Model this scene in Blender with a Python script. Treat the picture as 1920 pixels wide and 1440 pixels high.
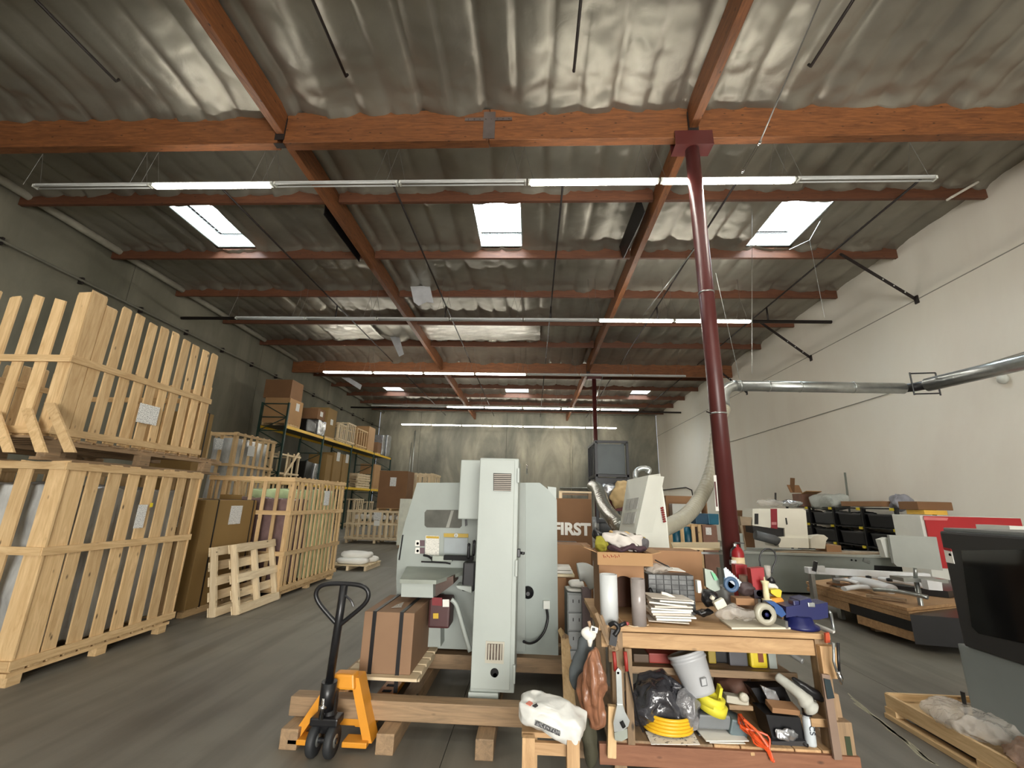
import bpy, bmesh, math, random
from mathutils import Vector, Matrix, Euler, noise
random.seed(7)
PI = math.pi
S = bpy.context.scene
for o in list(bpy.data.objects): bpy.data.objects.remove(o)
# ---------------------------------------------------------------- camera
F = 820.0
CAM = Vector((0, 0, 1.75))
RM = ((0.99873012, 0.04349593, 0.02542153), (0.01318765, 0.26129287, -0.96516948), (-0.04862341, 0.96427908, 0.26038745))
cd = bpy.data.cameras.new('camera'); cam = bpy.data.objects.new('camera', cd); S.collection.objects.link(cam)
r0, r1, r2 = [Vector(r) for r in RM]
cam.matrix_world = Matrix(((r0.x, -r1.x, -r2.x, CAM.x), (r0.y, -r1.y, -r2.y, CAM.y), (r0.z, -r1.z, -r2.z, CAM.z), (0, 0, 0, 1)))
cd.sensor_width = 36; cd.lens = 36 * F / 1920; cd.clip_end = 200; cd.clip_start = 0.05
S.camera = cam
# ---------------------------------------------------------------- world and exposure
w = bpy.data.worlds.new('world'); S.world = w; w.use_nodes = True
w.node_tree.nodes['Background'].inputs[0].default_value = (0.75, 0.85, 1.0, 1)
w.node_tree.nodes['Background'].inputs[1].default_value = 1.0
S.view_settings.view_transform = 'Standard'; S.view_settings.look = 'None'
S.view_settings.gamma = 1; S.view_settings.use_curve_mapping = False
S.view_settings.exposure = 1.02
TUBE = 26.0     # strength of the lit tubes
SKYL = 15.0      # strength of the skylight panes
FILL = 900.0    # unseen fill light added behind the camera (W)
ld = bpy.data.lights.new('rear_fill_light', 'AREA'); ld.shape = 'RECTANGLE'; ld.size = 6.0; ld.size_y = 4.0
ld.energy = FILL; ld.color = (1.0, 0.97, 0.92)
lo = bpy.data.objects.new('rear_fill_light', ld); lo.location = (2.0, -8.9, 2.3); lo.rotation_euler = (PI/2, 0, 0)
S.collection.objects.link(lo); lo['kind'] = 'structure'

# ---------------------------------------------------------------- helpers
def P(x, y, X=None, Y=None, Z=None):
    d = r0 * ((x - 960) / F) + r1 * ((y - 720) / F) + r2
    t = (Z - CAM.z) / d.z if Z is not None else (X - CAM.x) / d.x if X is not None else (Y - CAM.y) / d.y
    return CAM + d * t

def srgb(r, g, b):
    f = lambda c: (c / 255) / 12.92 if c / 255 <= 0.04045 else ((c / 255 + 0.055) / 1.055) ** 2.4
    return (f(r), f(g), f(b), 1)

MATS = {}
def newmat(name):
    m = bpy.data.materials.new(name); m.use_nodes = True
    nt = m.node_tree; b = nt.nodes['Principled BSDF']
    return m, nt, b
def N(nt, t, **k):
    n = nt.nodes.new(t)
    for a, v in k.items(): setattr(n, a, v)
    return n
def coords(nt, scale=(1, 1, 1), loc=None):
    tc = N(nt, 'ShaderNodeTexCoord'); mp = N(nt, 'ShaderNodeMapping'); mp.inputs['Scale'].default_value = scale
    oi = N(nt, 'ShaderNodeObjectInfo'); va = N(nt, 'ShaderNodeVectorMath', operation='SCALE'); va.inputs['Scale'].default_value = 7.3
    cx = N(nt, 'ShaderNodeCombineXYZ')
    for i in range(3): nt.links.new(oi.outputs['Random'], cx.inputs[i])
    nt.links.new(cx.outputs[0], va.inputs[0])
    ad = N(nt, 'ShaderNodeVectorMath', operation='ADD')
    nt.links.new(tc.outputs['Object'], mp.inputs[0]); nt.links.new(mp.outputs[0], ad.inputs[0]); nt.links.new(va.outputs[0], ad.inputs[1])
    return ad.outputs[0], oi
def mat(name, col, rough=0.6, metal=0.0, var=0.12, scale=4.0, bump=0.0, bscale=20.0, rnd=0.0, trans=0.0, emit=0.0, stretch=(1, 1, 1), coat=0.0, alpha=1.0, spec=0.5):
    if name in MATS: return MATS[name]
    m, nt, b = newmat(name)
    c = srgb(*col)
    b.inputs['Roughness'].default_value = rough; b.inputs['Metallic'].default_value = metal
    b.inputs['Specular IOR Level'].default_value = spec
    b.inputs['Transmission Weight'].default_value = trans; b.inputs['Coat Weight'].default_value = coat
    if alpha < 1: b.inputs['Alpha'].default_value = alpha
    co, oi = coords(nt, stretch)
    n = N(nt, 'ShaderNodeTexNoise'); n.inputs['Scale'].default_value = scale; n.inputs['Detail'].default_value = 5
    nt.links.new(co, n.inputs['Vector'])
    r = N(nt, 'ShaderNodeValToRGB'); e = r.color_ramp.elements
    e[0].position = 0.3; e[1].position = 0.7
    e[0].color = tuple(v * (1 - var) for v in c[:3]) + (1,); e[1].color = tuple(min(1, v * (1 + var)) for v in c[:3]) + (1,)
    nt.links.new(n.outputs[0], r.inputs[0]); out = r.outputs[0]
    if rnd:
        h = N(nt, 'ShaderNodeHueSaturation'); mr = N(nt, 'ShaderNodeMapRange'); mr.inputs[3].default_value = 1 - rnd; mr.inputs[4].default_value = 1 + rnd
        nt.links.new(oi.outputs['Random'], mr.inputs[0]); nt.links.new(mr.outputs[0], h.inputs['Value']); nt.links.new(out, h.inputs['Color']); out = h.outputs[0]
    nt.links.new(out, b.inputs['Base Color'])
    if bump:
        n2 = N(nt, 'ShaderNodeTexNoise'); n2.inputs['Scale'].default_value = bscale; n2.inputs['Detail'].default_value = 3
        nt.links.new(co, n2.inputs['Vector'])
        bp = N(nt, 'ShaderNodeBump'); bp.inputs['Strength'].default_value = bump; bp.inputs['Distance'].default_value = 0.02
        nt.links.new(n2.outputs[0], bp.inputs['Height']); nt.links.new(bp.outputs[0], b.inputs['Normal'])
    if emit:
        b.inputs['Emission Color'].default_value = c; b.inputs['Emission Strength'].default_value = emit
    MATS[name] = m; return m
def wood(name, c1, c2, axis, knots=True, rough=0.65, rnd=0.13):
    key = name + '_' + 'xyz'[axis]
    if key in MATS: return MATS[key]
    m, nt, b = newmat(key); b.inputs['Roughness'].default_value = rough
    sc = [9, 9, 9]; sc[axis] = 0.9
    co, oi = coords(nt, tuple(sc))
    n = N(nt, 'ShaderNodeTexNoise'); n.inputs['Scale'].default_value = 2.2; n.inputs['Detail'].default_value = 7; n.inputs['Roughness'].default_value = 0.65; n.inputs['Distortion'].default_value = 1.2
    nt.links.new(co, n.inputs['Vector'])
    r = N(nt, 'ShaderNodeValToRGB'); e = r.color_ramp.elements; e[0].position = 0.3; e[1].position = 0.68
    e[0].color = srgb(*c1); e[1].color = srgb(*c2); nt.links.new(n.outputs[0], r.inputs[0]); out = r.outputs[0]
    if knots:
        sk = [5, 5, 5]; sk[axis] = 2.2
        ck, _ = coords(nt, tuple(sk)); v = N(nt, 'ShaderNodeTexVoronoi'); v.inputs['Scale'].default_value = 1.6; nt.links.new(ck, v.inputs['Vector'])
        kr = N(nt, 'ShaderNodeValToRGB'); kr.color_ramp.elements[0].position = 0.05; kr.color_ramp.elements[1].position = 0.12
        kr.color_ramp.elements[0].color = (1, 1, 1, 1); kr.color_ramp.elements[1].color = (0, 0, 0, 1)
        nt.links.new(v.outputs['Distance'], kr.inputs[0])
        mx = N(nt, 'ShaderNodeMixRGB'); mx.inputs[2].default_value = srgb(*[int(q * .55) for q in c1]); nt.links.new(kr.outputs[0], mx.inputs[0]); nt.links.new(out, mx.inputs[1]); out = mx.outputs[0]
    h = N(nt, 'ShaderNodeHueSaturation'); mr = N(nt, 'ShaderNodeMapRange'); mr.inputs[3].default_value = 1 - rnd; mr.inputs[4].default_value = 1 + rnd
    nt.links.new(oi.outputs['Random'], mr.inputs[0]); nt.links.new(mr.outputs[0], h.inputs['Value']); nt.links.new(out, h.inputs['Color'])
    nt.links.new(h.outputs[0], b.inputs['Base Color'])
    bp = N(nt, 'ShaderNodeBump'); bp.inputs['Strength'].default_value = 0.25; bp.inputs['Distance'].default_value = 0.004
    nt.links.new(n.outputs[0], bp.inputs['Height']); nt.links.new(bp.outputs[0], b.inputs['Normal'])
    MATS[key] = m; return m
PINE = lambda a: wood('pine', (184, 150, 104), (218, 188, 142), a)
PALE = lambda a: wood('pale_pine', (205, 182, 145), (232, 214, 180), a)
OLDP = lambda a: wood('old_pine', (118, 98, 74), (158, 130, 98), a)
LAM = lambda a: wood('glulam', (92, 54, 30), (144, 90, 50), a, rough=0.55)
RED = lambda a: wood('purlin', (84, 50, 34), (112, 70, 46), a, rough=0.6)
BEN = lambda a: wood('bench_pine', (164, 128, 88), (200, 164, 120), a)
def print_mat(name, base, ink, sx, sy, dens=0.5):
    """paper with rows of small print"""
    if name in MATS: return MATS[name]
    m, nt, b = newmat(name); b.inputs['Roughness'].default_value = 0.5
    tc = N(nt, 'ShaderNodeTexCoord'); br = N(nt, 'ShaderNodeTexBrick'); mp = N(nt, 'ShaderNodeMapping')
    mp.inputs['Rotation'].default_value = (PI/2, 0, 0)
    mp.inputs['Scale'].default_value = (sx, sy, sy)
    nt.links.new(tc.outputs['Generated'], mp.inputs[0])
    n = N(nt, 'ShaderNodeTexNoise'); n.inputs['Scale'].default_value = 1; n.inputs['Detail'].default_value = 2
    nt.links.new(mp.outputs[0], n.inputs['Vector'])
    r = N(nt, 'ShaderNodeValToRGB'); r.color_ramp.interpolation = 'CONSTANT'
    r.color_ramp.elements[1].position = dens; r.color_ramp.elements[0].color = srgb(*base); r.color_ramp.elements[1].color = srgb(*ink)
    nt.links.new(n.outputs[0], r.inputs[0]); nt.links.new(r.outputs[0], b.inputs['Base Color'])
    MATS[name] = m; return m

class MB:
    def __init__(s): s.bm = bmesh.new()
    def box(s, c, d, rot=None, bev=0.0, taper=None):
        r = bmesh.ops.create_cube(s.bm, size=1); vs = r['verts']
        for v in vs:
            if taper and v.co.z > 0: v.co.x *= taper[0]; v.co.y *= taper[1]
            v.co = Vector((v.co.x * d[0], v.co.y * d[1], v.co.z * d[2]))
        if bev:
            es = list({e for v in vs for e in v.link_edges})
            q = bmesh.ops.bevel(s.bm, geom=es + vs, offset=bev, segments=2, affect='EDGES', profile=0.6)
            vs = list({v for f in q['faces'] for v in f.verts} | {v for v in vs if v.is_valid})
        M = Matrix.Translation(c) @ (Euler(rot).to_matrix().to_4x4() if rot else Matrix())
        bmesh.ops.transform(s.bm, matrix=M, verts=[v for v in vs if v.is_valid]); return s
    def tube(s, pts, r, n=8, cap=True, radii=None):
        pts = [Vector(p) for p in pts]; rings = []
        up = Vector((0, 0, 1)); prev = None
        for i, p in enumerate(pts):
            t = (pts[min(i+1, len(pts)-1)] - pts[max(i-1, 0)]).normalized()
            if prev is None:
                a = t.cross(up if abs(t.z) < 0.9 else Vector((1, 0, 0))).normalized()
            else:
                a = (prev - t * prev.dot(t)).normalized()
            prev = a; b = t.cross(a); rr = radii[i] if radii else r
            rings.append([s.bm.verts.new(p + (a * math.cos(k * 2 * PI / n) + b * math.sin(k * 2 * PI / n)) * rr) for k in range(n)])
        for i in range(len(rings) - 1):
            for k in range(n): f = s.bm.faces.new((rings[i][k], rings[i][(k+1) % n], rings[i+1][(k+1) % n], rings[i+1][k])); f.smooth = n > 6
        if cap: s.bm.faces.new(rings[0][::-1]); s.bm.faces.new(rings[-1])
        return s
    def cyl(s, a, b, r, n=16): return s.tube([a, b], r, n)
    def lathe(s, c, prof, n=20, rot=None):
        rings = []; M = Matrix.Translation(c) @ (Euler(rot).to_matrix().to_4x4() if rot else Matrix())
        for r, z in prof: rings.append([s.bm.verts.new(M @ Vector((r * math.cos(k*2*PI/n), r * math.sin(k*2*PI/n), z))) for k in range(n)])
        for i in range(len(rings) - 1):
            for k in range(n): f = s.bm.faces.new((rings[i][k], rings[i][(k+1) % n], rings[i+1][(k+1) % n], rings[i+1][k])); f.smooth = True
        if prof[0][0] > 1e-4: s.bm.faces.new(rings[0][::-1])
        if prof[-1][0] > 1e-4: s.bm.faces.new(rings[-1])
        return s
    def prism(s, pts, off):
        """closed outline pts (3D) extruded by the vector off"""
        pts = [Vector(p) for p in pts]; off = Vector(off)
        a = [s.bm.verts.new(p) for p in pts]; b = [s.bm.verts.new(p + off) for p in pts]
        s.bm.faces.new(a); s.bm.faces.new(b[::-1]); n = len(a)
        for i in range(n): s.bm.faces.new((a[i], b[i], b[(i+1) % n], a[(i+1) % n]))
        return s
    def mesh(s, name, loc=None):
        bmesh.ops.recalc_face_normals(s.bm, faces=s.bm.faces[:])
        if loc is not None: bmesh.ops.translate(s.bm, verts=s.bm.verts[:], vec=-Vector(loc))
        me = bpy.data.meshes.new(name); s.bm.to_mesh(me); s.bm.free(); return me
def link(o, parent=None):
    S.collection.objects.link(o)
    if parent is not None: o.parent = parent
    return o
def setp(o, label=None, cat=None, group=None, kind=None):
    if label: o['label'] = label
    if cat: o['category'] = cat
    if group: o['group'] = group
    if kind: o['kind'] = kind
    return o
def thing(name, label, cat, loc=(0, 0, 0), rz=0.0, group=None, rot=None):
    o = bpy.data.objects.new(name, None); o.location = loc; o.rotation_euler = rot or (0, 0, rz); o.empty_display_size = 0.1
    return setp(link(o), label, cat, group)
def part(name, mb, m, parent=None, world=False, smooth=False):
    """mesh part; world=True: vertices were given in world space"""
    if world and parent is not None:
        pw = world_of(parent)
        bmesh.ops.transform(mb.bm, matrix=pw.inverted(), verts=mb.bm.verts[:])
    if not mb.bm.verts: mb.box((0, 0, 0), (.01, .01, .01))
    c = sum((v.co for v in mb.bm.verts), Vector()) / len(mb.bm.verts)
    me = mb.mesh(name, c); me.materials.append(m)
    if smooth:
        for p in me.polygons: p.use_smooth = True
    o = bpy.data.objects.new(name, me); o.location = c
    return link(o, parent)
def world_of(o):
    M = Matrix.Translation(o.location) @ o.rotation_euler.to_matrix().to_4x4()
    return world_of(o.parent) @ M if o.parent else M
def single(name, mb, m, label, cat, group=None, smooth=False):
    """a thing that is one mesh, vertices in world space, origin at its base"""
    zs = min(v.co.z for v in mb.bm.verts); c = sum((v.co for v in mb.bm.verts), Vector()) / len(mb.bm.verts); c.z = zs
    me = mb.mesh(name, c); me.materials.append(m)
    if smooth:
        for p in me.polygons: p.use_smooth = True
    o = bpy.data.objects.new(name, me); o.location = c
    return setp(link(o), label, cat, group)
CUBES = {}
def piece(name, size, loc, m, parent, rot=None, jag=0):
    """a cheap board (12 triangles, shared mesh data)"""
    key = (name, tuple(round(q, 3) for q in size), m.name, jag)
    if key not in CUBES:
        mb = MB(); mb.box((0, 0, 0), size)
        if jag:
            rr = random.Random(jag)
            for v in mb.bm.verts:
                ax = max(range(3), key=lambda i: size[i])
                if v.co[ax] > 0: v.co[ax] += rr.uniform(-.02, .02)
        me = mb.mesh(name); me.materials.append(m); CUBES[key] = me
    o = bpy.data.objects.new(name, CUBES[key]); o.location = loc
    if rot: o.rotation_euler = rot
    return link(o, parent)
def board(name, size, loc, fam, parent, rot=None, jag=0):
    return piece(name, size, loc, fam(max(range(3), key=lambda i: size[i])), parent, rot, jag)
def text(s, size, loc, rot, m, parent=None, name='lettering', ext=0.001, world=True):
    cu = bpy.data.curves.new(name, 'FONT'); cu.body = s; cu.size = size; cu.extrude = ext; cu.align_x = 'CENTER'; cu.align_y = 'CENTER'; cu.offset = .012 if s == 'FIRST' else 0
    t = bpy.data.objects.new(name, cu); S.collection.objects.link(t)
    bpy.context.view_layer.update()
    me = bpy.data.meshes.new_from_object(t.evaluated_get(bpy.context.evaluated_depsgraph_get()))
    bpy.data.objects.remove(t)
    me.materials.clear(); me.materials.append(m)
    o = bpy.data.objects.new(name, me)
    Mx = Matrix.Translation(loc) @ (rot if isinstance(rot, Matrix) else Euler(rot).to_matrix().to_4x4())
    if parent is not None and world: Mx = world_of(parent).inverted() @ Mx
    o.location = Mx.to_translation(); o.rotation_euler = Mx.to_euler()
    return link(o, parent)
def copy_tree(o, parent=None):
    c = o.copy(); S.collection.objects.link(c); c.parent = parent
    for ch in list(o.children): copy_tree(ch, c)
    return c
def crumple(mb, amp, sc, seed=0, sub=0):
    if sub: bmesh.ops.subdivide_edges(mb.bm, edges=mb.bm.edges[:], cuts=sub, use_grid_fill=True)
    for v in mb.bm.verts:
        q = v.co * sc + Vector((seed * 3.1, seed, 0))
        v.co += Vector((noise.noise(q), noise.noise(q + Vector((9, 0, 0))), noise.noise(q + Vector((0, 9, 0))))) * amp
    return mb
def wrapbox(c, d, amp=.03, sc=3, seed=0, cuts=14):
    mb = MB(); mb.box((0, 0, 0), d, bev=.03)
    bmesh.ops.subdivide_edges(mb.bm, edges=[e for e in mb.bm.edges if e.calc_length() > .2], cuts=cuts, use_grid_fill=True)
    crumple(mb, amp, sc, seed); crumple(mb, amp * .35, sc * 3.3, seed + 5)
    bmesh.ops.transform(mb.bm, matrix=Matrix.Translation(c), verts=mb.bm.verts[:])
    for f in mb.bm.faces: f.smooth = True
    return mb
def blob(c, d, amp=0.02, sc=8, seed=0, seg=4, rot=None, flat=0.0):
    mb = MB(); r = bmesh.ops.create_icosphere(mb.bm, subdivisions=seg, radius=0.5)
    for v in mb.bm.verts:
        p = v.co.copy(); n = Vector([math.copysign(abs(q * 2) ** 0.6, q) / 2 for q in p]) if flat else p
        v.co = Vector((n.x * d[0], n.y * d[1], n.z * d[2]))
    crumple(mb, amp, sc, seed); crumple(mb, amp * .45, sc * 2.4, seed + 3)
    bmesh.ops.transform(mb.bm, matrix=Matrix.Translation(c) @ (Euler(rot).to_matrix().to_4x4() if rot else Matrix()), verts=mb.bm.verts[:])
    for f in mb.bm.faces: f.smooth = True
    return mb

# materials
M_white = mat('white_paint', (214, 216, 208), 0.45, var=0.04)
M_black = mat('black_metal', (26, 26, 28), 0.35, var=0.2)
M_pipe = mat('black_pipe', (44, 38, 36), 0.5, 0.3, var=0.2)
M_galv = mat('galvanised_steel', (176, 180, 178), 0.32, 0.85, var=0.12, scale=9)
M_rodm = mat('rod_steel', (120, 120, 116), 0.4, 0.7)
M_cab = mat('grey_green_enamel', (164, 171, 165), 0.42, var=0.035, scale=2.5, bump=0.02, bscale=90)
M_cab2 = mat('grey_green_enamel_worn', (150, 157, 151), 0.5, var=0.07, scale=3)
M_dark = mat('dark_recess', (18, 18, 18), 0.8)
M_kraft = mat('kraft_cardboard', (150, 112, 78), 0.75, var=0.07, scale=2.5)
M_olive = mat('olive_cardboard', (140, 112, 66), 0.75, var=0.06, scale=2, rnd=0.04)
M_carton = mat('tan_cardboard', (172, 134, 92), 0.78, var=0.06, scale=2, rnd=0.07)
M_brownc = mat('brown_cardboard', (122, 88, 58), 0.8, var=0.06, scale=2)
M_paper = mat('paper', (228, 226, 218), 0.6, var=0.03)
M_label = print_mat('printed_label', (228, 228, 224), (120, 122, 124), 9, 26, 0.56)
M_wrap = mat('shrink_wrap', (186, 188, 186), 0.2, 0.1, var=0.4, scale=4, bump=0.9, bscale=7, stretch=(1, 1, .45))
M_silver = mat('silver_wrap', (178, 180, 182), 0.22, 0.7, var=0.25, scale=5, bump=0.8, bscale=10)
M_green = mat('green_tinted_wrap', (186, 206, 160), 0.2, var=0.35, scale=3, bump=0.7, bscale=6)
M_blackw = mat('black_stretch_wrap', (20, 21, 23), 0.3, var=0.3, bump=0.4, bscale=10)
M_clear = mat('clear_plastic_bag', (206, 200, 190), 0.15, var=0.15, alpha=0.45, bump=0.8, bscale=25)
M_rubber = mat('rubber', (40, 42, 44), 0.6)
M_orange = mat('yellow_orange_enamel', (214, 144, 44), 0.38, var=0.07, scale=6)
M_yellow = mat('rack_yellow', (226, 184, 52), 0.42, var=0.06)
M_rackg = mat('rack_green', (34, 60, 52), 0.45, var=0.1)
M_colred = mat('maroon_column_paint', (84, 38, 36), 0.38, var=0.1, scale=2)
M_chrome = mat('chrome', (200, 200, 200), 0.18, 1.0, var=0.05)
M_redp = mat('red_plastic', (150, 26, 32), 0.4, var=0.06)
M_blue = mat('dark_blue_enamel', (24, 30, 84), 0.38, var=0.12)
M_teal = mat('teal_plastic', (8, 84, 108), 0.35, var=0.2)
M_yel = mat('yellow_plastic', (218, 196, 44), 0.45, var=0.06)
M_hose = mat('grey_flexible_hose', (168, 164, 146), 0.35, var=0.08, bump=0.3, bscale=30)

# ---------------------------------------------------------------- the room
XL, XR, YB, YF, ZC = -13.2, 10.35, 36.8, -9.0, 8.75
def floor_material():
    m, nt, b = newmat('concrete_floor')
    tc = N(nt, 'ShaderNodeTexCoord')
    n1 = N(nt, 'ShaderNodeTexNoise'); n1.inputs['Scale'].default_value = 0.35; n1.inputs['Detail'].default_value = 8; n1.inputs['Roughness'].default_value = 0.6
    mp = N(nt, 'ShaderNodeMapping'); mp.inputs['Scale'].default_value = (5, 0.5, 1); mp.inputs['Rotation'].default_value = (0, 0, 0.9)
    n2 = N(nt, 'ShaderNodeTexNoise'); n2.inputs['Scale'].default_value = 0.8; n2.inputs['Detail'].default_value = 5
    n3 = N(nt, 'ShaderNodeTexNoise'); n3.inputs['Scale'].default_value = 60
    nt.links.new(tc.outputs['Object'], n1.inputs['Vector']); nt.links.new(tc.outputs['Object'], mp.inputs[0]); nt.links.new(mp.outputs[0], n2.inputs['Vector']); nt.links.new(tc.outputs['Object'], n3.inputs['Vector'])
    r = N(nt, 'ShaderNodeValToRGB'); e = r.color_ramp.elements; e[0].position = 0.3; e[0].color = srgb(96, 92, 84); e[1].position = 0.72; e[1].color = srgb(132, 128, 116)
    nt.links.new(n1.outputs[0], r.inputs[0])
    r2 = N(nt, 'ShaderNodeValToRGB'); e = r2.color_ramp.elements; e[0].position = 0.36; e[0].color = (.62, .60, .58, 1); e[1].position = 0.56; e[1].color = (1, 1, 1, 1)
    nt.links.new(n2.outputs[0], r2.inputs[0])
    mx = N(nt, 'ShaderNodeMixRGB', blend_type='MULTIPLY'); mx.inputs[0].default_value = 0.75
    nt.links.new(r.outputs[0], mx.inputs[1]); nt.links.new(r2.outputs[0], mx.inputs[2]); nt.links.new(mx.outputs[0], b.inputs['Base Color'])
    rr = N(nt, 'ShaderNodeMapRange'); rr.inputs[3].default_value = 0.42; rr.inputs[4].default_value = 0.68
    nt.links.new(n1.outputs[0], rr.inputs[0]); nt.links.new(rr.outputs[0], b.inputs['Roughness'])
    bp = N(nt, 'ShaderNodeBump'); bp.inputs['Strength'].default_value = 0.08; bp.inputs['Distance'].default_value = 0.01
    nt.links.new(n3.outputs[0], bp.inputs['Height']); nt.links.new(bp.outputs[0], b.inputs['Normal'])
    return m
def wall_material(name, c1, c2, c3, scale, joint=False):
    m, nt, b = newmat(name); b.inputs['Roughness'].default_value = 0.85
    tc = N(nt, 'ShaderNodeTexCoord'); mp = N(nt, 'ShaderNodeMapping'); mp.inputs['Scale'].default_value = (1, 1, 0.35)
    nt.links.new(tc.outputs['Object'], mp.inputs[0])
    n1 = N(nt, 'ShaderNodeTexNoise'); n1.inputs['Scale'].default_value = scale; n1.inputs['Detail'].default_value = 8; n1.inputs['Roughness'].default_value = 0.62; n1.inputs['Distortion'].default_value = 0.6
    nt.links.new(mp.outputs[0], n1.inputs['Vector'])
    r = N(nt, 'ShaderNodeValToRGB'); e = r.color_ramp.elements; e[0].position = 0.32; e[0].color = srgb(*c1); e[1].position = 0.68; e[1].color = srgb(*c3)
    q = r.color_ramp.elements.new(0.5); q.color = srgb(*c2)
    nt.links.new(n1.outputs[0], r.inputs[0]); nt.links.new(r.outputs[0], b.inputs['Base Color'])
    bp = N(nt, 'ShaderNodeBump'); bp.inputs['Strength'].default_value = 0.1; bp.inputs['Distance'].default_value = 0.02
    nt.links.new(n1.outputs[0], bp.inputs['Height']); nt.links.new(bp.outputs[0], b.inputs['Normal'])
    return m
M_floor = floor_material()
M_wallL = wall_material('tilt_up_concrete_left', (100, 98, 84), (118, 115, 100), (136, 132, 116), 0.5)
M_wallB = wall_material('tilt_up_concrete_back', (100, 100, 92), (132, 130, 118), (172, 166, 148), 0.45)
M_wallR = wall_material('painted_wall_right', (230, 222, 208), (236, 230, 216), (238, 234, 222), 0.25)
M_joint = mat('joint_filler', (60, 58, 52), 0.9)

def struct(name, mb, m, parent=None):
    me = mb.mesh(name); me.materials.append(m); o = bpy.data.objects.new(name, me); link(o, parent)
    if parent is None: o['kind'] = 'structure'
    return o
# floor: slabs with recessed saw-cut joints
xs = [XL - .3, -9.2, -4.9, -0.6, 3.7, 8.0, XR + .3]; ys = [YF - .3, -4.0, 1.5, 6.95, 12.4, 17.9, 23.4, 28.9, YB + .3]
mb = MB(); g = 0.006
for i in range(len(xs) - 1):
    for j in range(len(ys) - 1):
        mb.box(((xs[i] + xs[i+1]) / 2, (ys[j] + ys[j+1]) / 2, -0.1), (xs[i+1] - xs[i] - g, ys[j+1] - ys[j] - g, 0.2))
fl = struct('floor', mb, M_floor)
mb = MB(); mb.box(((XL + XR) / 2, (YF + YB) / 2, -0.11), (XR - XL + .5, YB - YF + .5, 0.2)); part('joint_bed', mb, M_joint, fl)
# left wall: tilt-up panels as parts
def panel_wall(name, axis, pos, sgn, a0, a1, cuts, m):
    root = None
    edges = [a0] + [c for c in cuts if a0 < c < a1] + [a1]
    mb = MB(); t = 0.25
    if axis == 'x': mb.box((pos + sgn * (t / 2 + .02), (a0 + a1) / 2, 4.9), (t, a1 - a0, 9.8))
    else: mb.box(((a0 + a1) / 2, pos + sgn * (t / 2 + .02), 4.9), (a1 - a0, t, 9.8))
    root = struct(name, mb, M_joint)
    for u, v in zip(edges[:-1], edges[1:]):
        mb = MB(); L = v - u - 0.025
        if axis == 'x': mb.box((pos + sgn * .01, (u + v) / 2, 4.9), (0.02, L, 9.8))
        else: mb.box(((u + v) / 2, pos + sgn * .01, 4.9), (L, 0.02, 9.8))
        me = mb.mesh('panel'); me.materials.append(m); o = bpy.data.objects.new('panel', me); link(o, root)
    return root
wl = panel_wall('wall_left', 'x', XL, -1, YF, YB, [-2, 5.2, 12.4, 19.6, 26.8], M_wallL)
wb = panel_wall('wall_back', 'y', YB, 1, XL, XR, [-9.6, -2.2, 4.9], M_wallB)
wr = panel_wall('wall_right', 'x', XR, 1, YF, YB, [], M_wallR)
wf = panel_wall('wall_front', 'y', YF, -1, XL, XR, [], M_wallR)
# narrow ledger seam along the right wall (7.32 m up) and the lower conduit
mb = MB(); mb.box((XR - .008, (YF + YB) / 2, 7.32), (0.016, YB - YF, 0.02)); part('seam_strip', mb, mat('seam', (150, 146, 134), 0.8), wr)

# unseen loading door frame, added behind the camera to go with the fill light
dr = struct('added_door_1', MB().box((2.0, YF + .05, .02), (6.2, .1, .04)), M_galv)
for nm, c_, d_ in (('jamb', (-1.1, YF + .08, 2.2), (.15, .15, 4.4)), ('jamb', (5.1, YF + .08, 2.2), (.15, .15, 4.4)), ('lintel', (2.0, YF + .08, 4.45), (6.35, .15, .2)), ('rolled_curtain', (2.0, YF + .3, 4.85), (6.3, .5, .5))):
    part(nm, MB().box(c_, d_, bev=.01), M_galv, dr)
# ceiling: foil-faced insulation draped under the rafters
SKY = [(-9.75, -8.5, 9.55, 11.5), (-1.62, -0.38, 9.55, 11.5), (6.1, 7.35, 9.55, 11.5),
       (-10.3, -9.05, 27.3, 29.45), (-1.9, -0.3, 27.3, 29.45), (6.55, 7.8, 27.3, 29.45),
       (-1.62, -0.38, -5.9, -3.9), (6.1, 7.35, -5.9, -3.9), (-9.75, -8.5, -5.9, -3.9)]
PUR = [-6.1, -3.55, -1.0, 1.55, 4.1, 9.05, 11.6, 14.15, 16.7, 19.3, 24.7, 27.1, 29.6, 32.1, 34.6]
GLU = [-8.6, 6.8, 22.4]
def foil_z(x, y):
    u = (x - XL) / 0.61; i = math.floor(u); f = u - i
    ph = noise.noise(Vector((i * 3.7, y * .25, 0.3)))
    z = 9.12 - 0.05 * (1 - abs(2 * f - 1) ** 3) * (1 + .7 * noise.noise(Vector((i * 1.7, y * .5, 4))))
    z += (0.17 * ph + .03 * (i % 2 * 2 - 1)) * (f - .5) + 0.02 * noise.noise(Vector((i * 5.1, y * .3, 9)))      # each strip hangs with its own tilt
    d = min(abs(y - p) for p in PUR)
    g = min(abs(y - p) for p in GLU)
    z -= (0.09 + .05 * ph) * math.exp(-max(0, d - 0.05) / 0.12)
    z -= (0.16 + .08 * ph) * math.exp(-max(0, g - 0.09) / 0.28)
    k = math.exp(-min(g, d * 1.6) / 0.55)
    z += 0.03 * noise.noise(Vector((x * 1.1, y * 1.0, 1.5)))
    z += (0.012 + 0.05 * k) * noise.noise(Vector((x * 3.6 + 2 * noise.noise(Vector((x, y, 1))), y * 4.5, 7.7)))
    z += (0.004 + 0.016 * k) * noise.noise(Vector((x * 9, y * 10, 2.2)))
    return z
bm = bmesh.new(); dx = 0.061; nx = int((XR - XL) / dx) + 1; rows = []; y = YF
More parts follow.
